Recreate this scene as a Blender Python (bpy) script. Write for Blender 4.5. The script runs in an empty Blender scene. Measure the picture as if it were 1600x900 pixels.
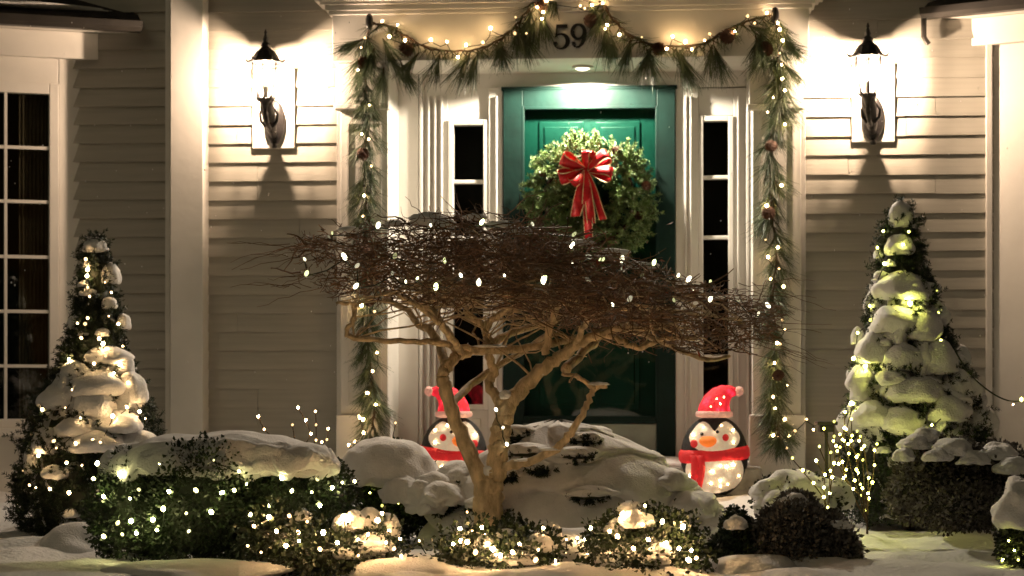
import bpy, bmesh, math, random
import numpy as np
from mathutils import Vector, Matrix, noise

random.seed(7); rng = np.random.default_rng(7)
R = math.radians
scene = bpy.context.scene
COL = scene.collection

# ------------------------------------------------------------------ camera, sky, sun, exposure
F, D = 3360.0, 12.0                     # focal length in photo pixels, metres from lens to the house pivot
cam_d = bpy.data.cameras.new('camera'); cam = bpy.data.objects.new('camera', cam_d); COL.objects.link(cam)
cam.location = (0, -D, 0); cam.rotation_euler = (R(90), 0, 0)
cam_d.sensor_width = 36; cam_d.lens = 36 * F / 1600; cam_d.shift_y = 150 / 1600
cam_d.clip_end = 500; cam_d.clip_start = 0.05
cam_d.dof.use_dof = True; cam_d.dof.focus_distance = 9.3; cam_d.dof.aperture_fstop = 3.2
scene.camera = cam

SUN_EL, SUN_AZ = R(34), R(-28)          # faint, broad light of the street behind the camera
world = bpy.data.worlds.new('World'); scene.world = world; world.use_nodes = True
wn = world.node_tree.nodes; wl = world.node_tree.links
sky = wn.new('ShaderNodeTexSky'); sky.sky_type = 'NISHITA'; sky.sun_disc = False
sky.sun_elevation = R(1.0); sky.sun_rotation = R(180) + SUN_AZ
wl.new(sky.outputs[0], wn['Background'].inputs[0]); wn['Background'].inputs[1].default_value = 0.0015
sd = bpy.data.lights.new('sun', 'SUN'); sd.energy = 0.16; sd.angle = R(28); sd.color = (1.0, 0.84, 0.52)
so = bpy.data.objects.new('sun', sd); COL.objects.link(so)
dirv = Vector((math.sin(SUN_AZ) * math.cos(SUN_EL), -math.cos(SUN_AZ) * math.cos(SUN_EL), math.sin(SUN_EL)))
so.rotation_euler = dirv.to_track_quat('Z', 'Y').to_euler(); so.location = dirv * 30
vs = scene.view_settings; vs.view_transform = 'Standard'; vs.look = 'None'; vs.exposure = 0.15; vs.gamma = 1.0
vs.use_curve_mapping = False
cy = scene.cycles
cy.max_bounces = 5; cy.diffuse_bounces = 3; cy.glossy_bounces = 2; cy.transparent_max_bounces = 10
cy.transmission_bounces = 3; cy.sample_clamp_indirect = 3.0; cy.sample_clamp_direct = 0.0
cy.caustics_reflective = False; cy.caustics_refractive = False
cy.use_denoising = True

LANTERN_E, DOWN_W, MINI_E, LED_E = 12800.0, 200.0, 95.0, 6.0

# ------------------------------------------------------------------ materials
MAT = {}
def mat(name, col, rough=0.6, noise_scale=None, noise_amt=0.25, bump=0.0, bump_scale=None, emit=None, estr=0.0,
        metallic=0.0, col2=None, spec=0.5, stretch=None, sss=0.0):
    m = bpy.data.materials.new(name); m.use_nodes = True; nt = m.node_tree; n = nt.nodes; b = n['Principled BSDF']
    b.inputs['Base Color'].default_value = (*col, 1); b.inputs['Roughness'].default_value = rough
    b.inputs['Metallic'].default_value = metallic; b.inputs['Specular IOR Level'].default_value = spec
    tc = n.new('ShaderNodeTexCoord'); src = tc.outputs['Object']
    if stretch:
        mp = n.new('ShaderNodeMapping'); mp.inputs['Scale'].default_value = stretch
        nt.links.new(src, mp.inputs[0]); src = mp.outputs[0]
    if noise_scale:
        tx = n.new('ShaderNodeTexNoise'); tx.inputs['Scale'].default_value = noise_scale; tx.inputs['Detail'].default_value = 5
        nt.links.new(src, tx.inputs['Vector'])
        rp = n.new('ShaderNodeValToRGB'); rp.color_ramp.elements[0].position = 0.3; rp.color_ramp.elements[1].position = 0.7
        c2 = col2 or tuple(min(1, c * (1 + noise_amt)) for c in col)
        rp.color_ramp.elements[0].color = (*[c * (1 - noise_amt) for c in col], 1) if not col2 else (*col, 1)
        rp.color_ramp.elements[1].color = (*c2, 1)
        nt.links.new(tx.outputs[0], rp.inputs[0]); nt.links.new(rp.outputs[0], b.inputs['Base Color'])
    if bump:
        t2 = n.new('ShaderNodeTexNoise'); t2.inputs['Scale'].default_value = bump_scale or 40; t2.inputs['Detail'].default_value = 6
        nt.links.new(src, t2.inputs['Vector'])
        bp = n.new('ShaderNodeBump'); bp.inputs['Strength'].default_value = bump; bp.inputs['Distance'].default_value = 0.02
        nt.links.new(t2.outputs[0], bp.inputs['Height']); nt.links.new(bp.outputs[0], b.inputs['Normal'])
    if emit:
        b.inputs['Emission Color'].default_value = (*emit, 1); b.inputs['Emission Strength'].default_value = estr
    if sss:
        b.inputs['Subsurface Weight'].default_value = sss; b.inputs['Subsurface Radius'].default_value = (0.05, 0.045, 0.04)
        b.inputs['Subsurface Scale'].default_value = 0.6
    MAT[name] = m; return m

mat('clapboard', (0.41, 0.388, 0.335), 0.55, 3, 0.10, 0.15, 30, stretch=(0.6, 1, 14))
mat('trim', (0.78, 0.75, 0.70), 0.45, 4, 0.06, 0.06, 25)
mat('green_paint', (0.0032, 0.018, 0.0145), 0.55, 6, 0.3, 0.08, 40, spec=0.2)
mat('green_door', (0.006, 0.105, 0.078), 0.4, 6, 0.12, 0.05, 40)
mat('kick_plate', (0.30, 0.33, 0.27), 0.35, 8, 0.15, metallic=0.3)
mat('unlit_backing', (0.012, 0.011, 0.010), 0.8, 4, 0.3)  # near-black: the darkness of unlit rooms put into the colour
mat('curtain', (0.16, 0.13, 0.09), 0.9, 5, 0.3)
mat('iron', (0.022, 0.020, 0.020), 0.4, 30, 0.4, 0.3, 60)
mat('roof', (0.035, 0.03, 0.028), 0.85, 12, 0.5, 0.5, 40)
mat('gutter', (0.03, 0.026, 0.022), 0.5, 8, 0.3)
mat('snow', (0.80, 0.79, 0.79), 0.75, 18, 0.05, 0.42, 110, spec=0.35)
mat('snow_ground', (0.78, 0.77, 0.77), 0.8, 7, 0.06, 0.5, 40, spec=0.3)
mat('leaf_box', (0.018, 0.034, 0.011), 0.5, 14, 0.5)
mat('leaf_dark', (0.020, 0.026, 0.014), 0.6, 14, 0.5)
mat('leaf_frost', (0.030, 0.028, 0.020), 0.8, 30, 0.3, col2=(0.26, 0.24, 0.22))
mat('spruce', (0.012, 0.026, 0.009), 0.55, 10, 0.5)
mat('fir', (0.19, 0.28, 0.10), 0.5, 16, 0.45)
mat('pine', (0.075, 0.105, 0.05), 0.5, 12, 0.45)
mat('stem', (0.06, 0.035, 0.02), 0.8, 20, 0.4)
mat('bark', (0.56, 0.43, 0.27), 0.75, 26, 0.45, 0.7, 75, stretch=(1, 1, 0.45))
mat('twig', (0.125, 0.068, 0.037), 0.7, 9, 0.5)
mat('twig_red', (0.25, 0.13, 0.075), 0.7, 9, 0.5)
mat('dead_leaf', (0.22, 0.05, 0.02), 0.7, 9, 0.4)
mat('cone', (0.14, 0.07, 0.045), 0.7, 30, 0.4)
mat('wire', (0.012, 0.02, 0.012), 0.5, 20, 0.3)
mat('number_black', (0.012, 0.011, 0.011), 0.4, 20, 0.3)
mat('ribbon', (0.62, 0.008, 0.016), 0.45, 40, 0.2)
mat('gold', (0.85, 0.68, 0.38), 0.4, 30, 0.2)
mat('stone', (0.30, 0.28, 0.25), 0.8, 9, 0.3, 0.5, 40)
mat('p_black', (0.012, 0.012, 0.014), 0.7, 60, 0.5, 0.7, 160)
mat('p_dark_eye', (0.01, 0.01, 0.01), 0.2, 40, 0.2)
mat('warm_bulb', (1, 0.85, 0.6), 0.4, 9, 0.02, emit=(1.0, 0.62, 0.27), estr=MINI_E)
mat('green_bulb', (1, 0.95, 0.6), 0.4, 9, 0.02, emit=(0.90, 0.88, 0.16), estr=MINI_E * 1.1)
mat('cool_bulb', (0.9, 1, 0.9), 0.4, 9, 0.02, emit=(1.0, 0.92, 0.62), estr=LED_E)
mat('hedge_bulb', (1, 1, 0.8), 0.4, 9, 0.02, emit=(0.98, 0.90, 0.36), estr=MINI_E * 0.9)
mat('lemon_bulb', (0.9, 1, 0.7), 0.4, 9, 0.02, emit=(0.90, 0.98, 0.45), estr=LED_E)
mat('front_bulb', (1, 0.85, 0.6), 0.4, 9, 0.02, emit=(1.0, 0.58, 0.25), estr=MINI_E*2.4)
def vary(name):
    """No two bulbs on a string burn alike."""
    nt = MAT[name].node_tree; n = nt.nodes; b = n['Principled BSDF']; e = b.inputs['Emission Strength'].default_value
    oi = n.new('ShaderNodeObjectInfo'); pw = n.new('ShaderNodeMath'); pw.operation = 'POWER'; pw.inputs[1].default_value = 2.2
    mr = n.new('ShaderNodeMapRange'); mr.inputs[3].default_value = e*0.02; mr.inputs[4].default_value = e*1.7
    nt.links.new(oi.outputs['Random'], pw.inputs[0]); nt.links.new(pw.outputs[0], mr.inputs[0]); nt.links.new(mr.outputs[0], b.inputs['Emission Strength'])
for _n in ('warm_bulb', 'front_bulb', 'green_bulb', 'cool_bulb', 'hedge_bulb', 'lemon_bulb'): vary(_n)
mat('lantern_bulb', (1, 0.9, 0.7), 0.4, 9, 0.02, emit=(1.0, 0.725, 0.515), estr=LANTERN_E)
mat('downlight', (1, 0.95, 0.85), 0.4, 9, 0.02, emit=(1.0, 0.85, 0.62), estr=5)

def glow(name, col, emit, base, peak, scale, thr=0.42):
    """A lit acrylic skin: weak even glow with soft bright spots put into the emission for bulbs shining through."""
    m = mat(name, col, 0.6, 60, 0.1, 0.6, 150); nt = m.node_tree; n = nt.nodes; b = n['Principled BSDF']
    tc = n.new('ShaderNodeTexCoord'); v = n.new('ShaderNodeTexVoronoi'); v.inputs['Scale'].default_value = scale
    nt.links.new(tc.outputs['Object'], v.inputs['Vector'])
    mr = n.new('ShaderNodeMapRange'); mr.interpolation_type = 'SMOOTHSTEP'
    mr.inputs[1].default_value = thr; mr.inputs[2].default_value = 0.06; mr.inputs[3].default_value = base; mr.inputs[4].default_value = peak
    nt.links.new(v.outputs['Distance'], mr.inputs[0])
    b.inputs['Emission Color'].default_value = (*emit, 1); nt.links.new(mr.outputs[0], b.inputs['Emission Strength'])
glow('p_white', (0.8, 0.76, 0.7), (1.0, 0.66, 0.38), 0.22, 1.0, 15)
glow('p_red', (0.6, 0.012, 0.015), (1.0, 0.022, 0.03), 0.16, 0.6, 20)
glow('p_hat', (0.6, 0.01, 0.02), (1.0, 0.02, 0.045), 0.45, 2.6, 24, 0.5)
glow('p_pink', (0.75, 0.5, 0.45), (1.0, 0.36, 0.26), 0.18, 0.5, 22)
glow('p_orange', (0.7, 0.2, 0.02), (1.0, 0.17, 0.02), 0.45, 0.9, 22)

def glassy(name, tint, gloss_rough=0.02, ior=1.45):
    m = bpy.data.materials.new(name); m.use_nodes = True; nt = m.node_tree; n = nt.nodes
    n.remove(n['Principled BSDF']); out = n['Material Output']
    t = n.new('ShaderNodeBsdfTransparent'); t.inputs[0].default_value = (*tint, 1)
    g = n.new('ShaderNodeBsdfGlossy'); g.inputs['Roughness'].default_value = gloss_rough
    lw = n.new('ShaderNodeLayerWeight'); lw.inputs[0].default_value = 0.5      # same reflectance from both sides of the pane
    pw = n.new('ShaderNodeMath'); pw.operation = 'POWER'; pw.inputs[1].default_value = 5.0; nt.links.new(lw.outputs['Facing'], pw.inputs[0])
    fr = n.new('ShaderNodeMath'); fr.operation = 'MULTIPLY_ADD'; fr.inputs[1].default_value = 0.9; fr.inputs[2].default_value = 0.04; nt.links.new(pw.outputs[0], fr.inputs[0])
    mx = n.new('ShaderNodeMixShader'); nt.links.new(fr.outputs[0], mx.inputs[0]); nt.links.new(t.outputs[0], mx.inputs[1])
    nt.links.new(g.outputs[0], mx.inputs[2]); nt.links.new(mx.outputs[0], out.inputs[0]); MAT[name] = m
glassy('glass', (0.71, 0.73, 0.71)); glassy('lantern_glass', (0.98, 0.97, 0.95), 0.1)

# ------------------------------------------------------------------ mesh helpers
class MB:
    def __init__(s): s.v = []; s.f = []
    def box(s, x0, x1, y0, y1, z0, z1):
        b = len(s.v)
        s.v += [(x0,y0,z0),(x1,y0,z0),(x1,y1,z0),(x0,y1,z0),(x0,y0,z1),(x1,y0,z1),(x1,y1,z1),(x0,y1,z1)]
        s.f += [tuple(b+i for i in q) for q in ((0,3,2,1),(4,5,6,7),(0,1,5,4),(1,2,6,5),(2,3,7,6),(3,0,4,7))]
        return s
    def hexa(s, pts):
        b = len(s.v); s.v += [tuple(p) for p in pts]
        s.f += [tuple(b+i for i in q) for q in ((0,3,2,1),(4,5,6,7),(0,1,5,4),(1,2,6,5),(2,3,7,6),(3,0,4,7))]; return s
    def tube(s, pts, rad, n=8, cap=True):
        pts = [Vector(p) for p in pts]
        if not hasattr(rad, '__len__'): rad = [rad] * len(pts)
        t0 = (pts[1] - pts[0]).normalized()
        e = t0.cross(Vector((0, 0, 1)) if abs(t0.z) < 0.9 else Vector((1, 0, 0))).normalized()
        base = len(s.v)
        for i, p in enumerate(pts):
            t = (pts[min(i+1, len(pts)-1)] - pts[max(i-1, 0)]).normalized()
            e = (e - t * e.dot(t)).normalized(); g = t.cross(e)
            for k in range(n):
                a = 2 * math.pi * k / n
                s.v.append(tuple(p + (e * math.cos(a) + g * math.sin(a)) * rad[i]))
        for i in range(len(pts) - 1):
            for k in range(n):
                a = base + i*n + k; b = base + i*n + (k+1) % n
                s.f.append((a, b, b+n, a+n))
        if cap:
            s.f.append(tuple(base + k for k in range(n))[::-1]); s.f.append(tuple(base + (len(pts)-1)*n + k for k in range(n)))
        return s
    def lathe(s, prof, c=(0,0,0), n=16, sx=1, sy=1, rot=0):
        base = len(s.v)
        for r, z in prof:
            for k in range(n):
                a = 2*math.pi*k/n + rot
                s.v.append((c[0] + r*math.cos(a)*sx, c[1] + r*math.sin(a)*sy, c[2] + z))
        for i in range(len(prof)-1):
            for k in range(n):
                a = base+i*n+k; b = base+i*n+(k+1) % n
                s.f.append((a, b, b+n, a+n))
        s.f.append(tuple(base+k for k in range(n))[::-1]); s.f.append(tuple(base+(len(prof)-1)*n+k for k in range(n)))
        return s
    def add(s, v, f):
        b = len(s.v); s.v += [tuple(p) for p in v]; s.f += [tuple(b+i for i in q) for q in f]; return s
    def build(s, name, m, parent=None, smooth=False, off=(0,0,0), bevel=0):
        me = bpy.data.meshes.new(name)
        o3 = off
        me.from_pydata([(p[0]-o3[0], p[1]-o3[1], p[2]-o3[2]) for p in s.v], [], s.f)
        me.materials.append(MAT[m])
        if smooth: me.polygons.foreach_set('use_smooth', [True]*len(me.polygons))
        me.update()
        o = bpy.data.objects.new(name, me); COL.objects.link(o); o.parent = parent
        if bevel:
            bv = o.modifiers.new('bevel', 'BEVEL'); bv.width = bevel; bv.segments = 2; bv.limit_method = 'ANGLE'
        return o

def mesh_np(name, v, f, m, parent=None, smooth=False, kind=None, off=(0,0,0)):
    v = np.asarray(v, np.float32) - np.asarray(off, np.float32); f = np.asarray(f, np.int32)
    me = bpy.data.meshes.new(name); n, k = f.shape
    me.vertices.add(len(v)); me.vertices.foreach_set('co', v.ravel())
    me.loops.add(n*k); me.loops.foreach_set('vertex_index', f.ravel())
    me.polygons.add(n); me.polygons.foreach_set('loop_start', np.arange(0, n*k, k, dtype=np.int32))
    me.polygons.foreach_set('loop_total', np.full(n, k, np.int32))
    if smooth: me.polygons.foreach_set('use_smooth', np.ones(n, bool))
    me.materials.append(MAT[m]); me.update(calc_edges=True); me.validate()
    o = bpy.data.objects.new(name, me); COL.objects.link(o); o.parent = parent
    if kind: o['kind'] = kind
    return o

def thing(name, label, cat, loc=(0,0,0), rotz=0.0, group=None):
    o = bpy.data.objects.new(name, None); COL.objects.link(o); o.empty_display_size = 0.1
    o.location = loc; o.rotation_euler = (0, 0, rotz); o['label'] = label; o['category'] = cat
    if group: o['group'] = group
    return o

def inst(name, me, loc, parent, rot=(0,0,0), scale=(1,1,1)):
    o = bpy.data.objects.new(name, me); COL.objects.link(o); o.parent = parent
    o.location = loc; o.rotation_euler = rot; o.scale = scale; return o

# photo pixel at a known distance -> world point (each thing gets its own real distance)
def P(px, py, d): return Vector(((px-800)*d/F, d-D, (600-py)*d/F))
TH = R(5.0); CS, SN = math.cos(TH), math.sin(TH)          # the facade stands 5 degrees off the picture plane
def H(px, py, out=0.0):                                    # -> (u, z) on the facade plane `out` metres in front of the siding
    a = (px-800)/F; b = (600-py)/F
    t = (D*CS - out) / (a*SN + CS)
    X, Y, Z = a*t, t-D, b*t
    return X*CS - Y*SN, Z
def HU(px, out=0.0): return H(px, 600, out)[0]
def HZ(py, out=0.0, px=920): return H(px, py, out)[1]
def HW(u, y, z): return Vector((u*CS + y*SN, -u*SN + y*CS, z))   # facade -> world

ico = {}
def icos(sub):
    if sub not in ico:
        bm = bmesh.new(); bmesh.ops.create_icosphere(bm, subdivisions=sub, radius=1)
        ico[sub] = (np.array([v.co[:] for v in bm.verts]), np.array([[v.index for v in f.verts] for f in bm.faces])); bm.free()
    return ico[sub]

def blob_mesh(c, r, seed=0, amp=0.22, freq=1.6, sub=4, flat=0.35, droop=0.0, fine=0.035):
    """A settled snow lump: lumpy on top, flattened underneath, with a scalloped hem."""
    v, f = icos(sub); out = np.empty_like(v); s = Vector((seed*3.17, seed*1.7, seed*0.9))
    for i, p in enumerate(v):
        q = Vector(p)
        k = 1 + amp*noise.noise(q*freq + s) + amp*0.3*noise.noise(q*freq*2.1 + s) + fine*0.5*noise.noise(q*7 + s)
        z = p[2]*k
        if z < -flat: z = -flat + 0.22*math.tanh((z + flat)/0.45)
        if droop:
            h = math.hypot(p[0], p[1]); z -= droop*h*h*(1 + 0.8*noise.noise(Vector((p[0]*3.1, p[1]*3.1, seed*2.3))))
        out[i] = (p[0]*k, p[1]*k, z)
    return out*np.array(r) + np.array(c), f
SEED = [10]
def blob_px(parent, px, py, rx, rz, d, ry=None, name='snow_clump', m='snow', off=None, **kw):
    SEED[0] += 1; s = d/F
    v, f = blob_mesh(P(px, py, d), (rx*s, (ry or rx)*s, rz*s), SEED[0], **kw)
    return mesh_np(name, v, f, m, parent, True, off=off if off is not None else parent.location)

def leaves(pos, size, asp=0.55, updir=None, upw=0.0, outward=None):
    n = len(pos); a = rng.normal(size=(n, 3)); 
    if outward is not None: a = a*0.9 + outward*1.0
    a /= np.linalg.norm(a, axis=1, keepdims=True)
    b = np.cross(a, rng.normal(size=(n, 3))); b /= np.linalg.norm(b, axis=1, keepdims=True)
    nn = np.cross(a, b)
    L = size*rng.uniform(0.6, 1.3, (n, 1)); W = L*asp
    v = np.stack([pos, pos + a*L*0.55 + b*W*0.5 + nn*L*0.12, pos + a*L, pos + a*L*0.55 - b*W*0.5 + nn*L*0.12], 1).reshape(-1, 3)
    f = np.arange(n*4).reshape(n, 4); return v, f

def needles(base, dirs, L, W):
    n = len(base); d = dirs/np.linalg.norm(dirs, axis=1, keepdims=True)
    s = np.cross(d, rng.normal(size=(n, 3))); s /= np.linalg.norm(s, axis=1, keepdims=True)
    L = np.broadcast_to(np.asarray(L).reshape(-1, 1), (n, 1)); tip = base + d*L
    v = np.stack([base - s*W, base + s*W, tip + s*W*0.5, tip - s*W*0.5], 1).reshape(-1, 3)
    return v, np.arange(n*4).reshape(n, 4)

def tubes_np(P3, rad, sides=3):
    """P3 (n,k,3) polylines -> thin tubes."""
    n, k, _ = P3.shape; d = P3[:, -1] - P3[:, 0]; d /= np.linalg.norm(d, axis=1, keepdims=True) + 1e-9
    e1 = np.cross(d, rng.normal(size=(n, 3))); e1 /= np.linalg.norm(e1, axis=1, keepdims=True); e2 = np.cross(d, e1)
    ang = np.arange(sides)*2*np.pi/sides
    ring = e1[:, None, None, :]*np.cos(ang)[None, None, :, None] + e2[:, None, None, :]*np.sin(ang)[None, None, :, None]
    v = P3[:, :, None, :] + ring*rad[:, :, None, None]
    idx = np.arange(n*k*sides).reshape(n, k, sides)
    a = idx[:, :-1, :]; b = np.roll(idx, -1, 2)[:, :-1, :]; c = np.roll(idx, -1, 2)[:, 1:, :]; dd = idx[:, 1:, :]
    return v.reshape(-1, 3), np.stack([a, b, c, dd], -1).reshape(-1, 4)

# ------------------------------------------------------------------ ground
def gz(x, y):
    def sm(a, b, t): t = min(1, max(0, (t-a)/(b-a))); return t*t*(3-2*t)
    z = -0.74 + 0.13*sm(-1.5, -0.75, y) - 0.9*sm(-3.7, -9.5, y)
    if -7 < y < 1 and abs(x) < 6:
        z += 0.055*noise.noise(Vector((x*1.5, y*1.5, 3.3))) + 0.034*noise.noise(Vector((x*4.0, y*4.0, 9.1))) + 0.010*noise.noise(Vector((x*11, y*11, 1)))
    z += 0.03*math.sin((x*0.5 + y*1.0)*9.0)*max(0, 1-((x-1.75)**2*1.6 + (y+3.1)**2*2.2))      # raked drift on the right
    return z
xs = np.concatenate([[-90,-50,-28,-16,-10,-7,-5.2], np.linspace(-4.2, 4.2, 190), [5.2,7,10,16,28,50,90]])
ys = np.concatenate([[-90,-50,-30,-20,-15,-12,-10,-8,-6.5], np.linspace(-5.6, 0.9, 150), [2,4,8,16,30,60,90]])
gv = [(x, y, gz(x, y)) for y in ys for x in xs]
nx = len(xs); gf = [(j*nx+i, j*nx+i+1, (j+1)*nx+i+1, (j+1)*nx+i) for j in range(len(ys)-1) for i in range(nx-1)]
g = mesh_np('ground', gv, gf, 'snow_ground', None, True); g['kind'] = 'structure'; g['label'] = 'trampled snow covering the front garden'

# ------------------------------------------------------------------ house
house = thing('house', 'cream clapboard house front with white trim around a green front door', 'house', (0, 0, 0), -TH)
def hbox(name, px0, px1, py0, py1, f, bk, m='trim', parent=house, bevel=0.004):
    """Box whose front face, `f` metres proud of the siding, spans the given photo rectangle; its back is at `bk`."""
    pm = (px0+px1)/2
    u0, u1 = HU(px0, f), HU(px1, f); z1, z0 = H(pm, py0, f)[1], H(pm, py1, f)[1]
    return MB().box(u0, u1, -f, -bk, z0, z1).build(name, m, parent, bevel=bevel)

ZG = -0.85
# siding: each clapboard is its own board; lower edge proud
def siding(px0, px1, line0, ztop_px=-40):
    u0, u1 = HU(px0), HU(px1); pm = (px0+px1)/2
    w = MB().box(u0, u1, 0.02, 0.12, ZG, H(pm, ztop_px)[1]).build('wall', 'clapboard', house)
    step = 29.7; h = step*12/F
    zs0 = H(pm, line0)[1] + 8*h
    meshes = {}
    def board(ua, ub, z):
        key = (round(ua, 3), round(ub, 3))
        if key not in meshes:
            t = 0.018; hh = h + 0.012
            o = MB().hexa([(ua,-t,0),(ub,-t,0),(ub,0.016,0),(ua,0.016,0),(ua,-0.001,hh),(ub,-0.001,hh),(ub,0.016,hh),(ua,0.016,hh)]).build('clapboard', 'clapboard', w)
            meshes[key] = o.data
        else: o = inst('clapboard', meshes[key], (0, 0, 0), w)
        o.location = (0, random.uniform(-0.001, 0.001), z + random.uniform(-0.0012, 0.0012)); o.rotation_euler = (random.uniform(-0.010, 0.004), random.uniform(-0.0012, 0.0012), 0)
    z = zs0
    while z > ZG:
        if u1-u0 > 0.6 and random.random() < 0.35:
            c = u0 + (u1-u0)*random.choice((0.25, 0.4, 0.55, 0.7)); board(u0, c-0.001, z); board(c+0.001, u1, z)
        else: board(u0, u1, z)
        z -= h
siding(112, 266, 166); siding(317, 534, 166); siding(1250, 1552, 152)
hbox('corner_post', 266, 317, -40, 806, 0.15, 0.0)
hbox('corner_trim', 258, 266, -40, 806, 0.03, -0.01)
hbox('corner_trim', 317, 322, -40, 806, 0.03, -0.01)
hbox('corner_trim', 1541, 1551, -40, 806, 0.035, -0.01)
hbox('siding_trim', 526, 534, 160, 806, 0.03, -0.01)
hbox('siding_trim', 1252, 1259, 160, 806, 0.03, -0.01)
hbox('lantern_block', 394, 460, 108, 232, 0.035, 0.0)
hbox('lantern_block', 1331, 1398, 100, 222, 0.035, 0.0)

# entrance surround
EF = 0.20                                  # face of the entablature
SOF = H(920, 91, EF)[1]                    # underside of the entablature
uL, uR = HU(519, EF), HU(1264, EF)
ent = MB().box(uL, uR, -EF, 0.55, SOF, SOF+0.27).build('entablature', 'trim', house, bevel=0.004)
zt = SOF + 0.255
for i, (o, h0, h1) in enumerate(((0.018, 0.0, 0.022), (0.035, 0.022, 0.05), (0.06, 0.05, 0.066), (0.085, 0.066, 0.12))):
    MB().box(uL-o, uR+o, -EF-o, 0.5, zt+h0-(0 if i else 0), zt+h1).build('cornice_moulding', 'trim', ent, bevel=0.003)
MB().box(uL-0.09, uR+0.09, -EF-0.12, 0.5, zt+0.12, zt+0.16).build('cornice_moulding', 'trim', ent)
PF = 0.12
def pilaster(pa, pb, side):
    u0, u1 = HU(pa, PF), HU(pb, PF)
    p = MB().box(u0, u1, -PF, 0.42, -0.85, SOF).build('pilaster', 'trim', house, bevel=0.004)
    e = 0.02
    MB().box(u0-e, u1+e*0.4, -PF-0.03, -PF+0.05, H((pa+pb)/2, 163, PF)[1], SOF-0.002).build('capital', 'trim', p, bevel=0.004)
    MB().box(u0-e*1.5, u1+e*0.6, -PF-0.045, -PF+0.05, H((pa+pb)/2, 172, PF)[1], H((pa+pb)/2, 163, PF)[1]-0.001).build('capital_moulding', 'trim', p, bevel=0.006)
    MB().box(u0-e, u1+e, -PF-0.035, -PF+0.05, -0.83, H((pa+pb)/2, 648, PF)[1]).build('plinth', 'trim', p, bevel=0.006)
    zt_, zb = H((pa+pb)/2, 190, PF)[1], H((pa+pb)/2, 632, PF)[1]; w = 0.012; i = 0.035
    for a, b, c, d_ in ((u0+i, u0+i+w, zb, zt_), (u1-i-w, u1-i, zb, zt_), (u0+i+w, u1-i-w, zb, zb+w), (u0+i+w, u1-i-w, zt_-w, zt_)):
        MB().box(a, b, -PF-0.010, -PF+0.01, c, d_).build('panel_moulding', 'trim', p)
pilaster(532, 606, -1); pilaster(1176, 1252, 1)

# recessed door wall
DW = -0.34                                  # door wall, behind the siding plane
def dz(py): return H(920, py, DW)[1]
def du(px): return HU(px, DW)
DB = dz(714)
hbox('head_panel', 590, 1200, 60, 139, DW, DW-0.1)
MB().box(HU(1040, DW), HU(1062, DW), -DW-0.02, -DW, dz(140), dz(122)).build('head_clip', 'trim', house)
for a, b, f in ((600, 622, 0.0), (622, 654, 0.035), (655, 660, 0.05), (660, 700, 0.012), (763, 785.5, 0.03),
                (1055.5, 1091, 0.03), (1146, 1166, 0.012), (1166, 1171, 0.05), (1171, 1192, 0.03)):
    hbox('door_casing', a, b, 137 if 690 < a < 1160 else 96, 714, DW+f, DW-0.12)
for a, b in ((668, 671), (678, 681), (688, 691), (774, 777), (1070, 1073), (1078, 1081), (1152, 1155)):
    hbox('casing_bead', a, b, 150, 700, DW+0.045, DW)

def sidelight(a, b, ytop, ybot, muntins):
    s = hbox('sidelight', a, b, ybot, 714, DW+0.006, DW-0.1)            # panel under the glass
    hbox('head_rail', a, b, 138, ytop-8, DW+0.006, DW-0.1, parent=s)
    fr = 8
    hbox('frame', a, a+fr, ytop-8, ybot, DW+0.025, DW-0.06, parent=s); hbox('frame', b-fr, b, ytop-8, ybot, DW+0.025, DW-0.06, parent=s)
    hbox('frame', a+fr, b-fr, ytop-8, ytop, DW+0.022, DW-0.06, parent=s); hbox('frame', a+fr, b-fr, ybot-8, ybot, DW+0.022, DW-0.06, parent=s)
    ys_ = [ytop] + list(muntins) + [ybot-8]
    for i in range(len(ys_)-1):
        hbox('pane', a+fr, b-fr, ys_[i], ys_[i+1], DW-0.02, DW-0.025, 'glass', s, 0)
    for y in muntins: hbox('muntin', a+fr, b-fr, y-3, y+3, DW+0.006, DW-0.045, parent=s)
    hbox('panel_moulding', a+fr+4, b-fr-4, ybot+14, 700, DW+0.014, DW, parent=s)
    hbox('unlit_hall_backing', a-6, b+6, ytop-20, ybot+10, DW-0.16, DW-0.22, 'unlit_backing', s, 0)  # backing sheet coloured near-black for the unlit hall
sidelight(700, 763, 195, 640, (284, 372, 462, 552))
sidelight(1091, 1146, 189, 640, (277, 371, 464, 557))

# storm door and the green door behind it
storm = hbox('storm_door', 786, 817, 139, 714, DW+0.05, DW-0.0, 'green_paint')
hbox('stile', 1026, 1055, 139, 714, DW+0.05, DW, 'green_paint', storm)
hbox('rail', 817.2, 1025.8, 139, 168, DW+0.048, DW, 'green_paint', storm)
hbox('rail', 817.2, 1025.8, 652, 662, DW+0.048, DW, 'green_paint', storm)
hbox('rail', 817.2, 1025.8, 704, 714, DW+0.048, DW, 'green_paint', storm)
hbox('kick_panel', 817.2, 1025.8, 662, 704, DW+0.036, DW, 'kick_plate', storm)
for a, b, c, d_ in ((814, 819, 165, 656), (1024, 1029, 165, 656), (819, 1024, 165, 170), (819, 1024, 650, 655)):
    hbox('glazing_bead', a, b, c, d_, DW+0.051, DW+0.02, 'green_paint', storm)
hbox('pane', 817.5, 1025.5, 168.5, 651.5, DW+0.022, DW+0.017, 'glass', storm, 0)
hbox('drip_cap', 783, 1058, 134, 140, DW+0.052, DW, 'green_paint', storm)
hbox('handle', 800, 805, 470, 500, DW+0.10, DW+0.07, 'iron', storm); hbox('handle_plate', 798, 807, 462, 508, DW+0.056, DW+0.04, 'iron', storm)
DD = DW - 0.02
door = hbox('front_door', 780, 1062, 130, 714, DD, DD-0.045, 'green_door')
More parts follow.
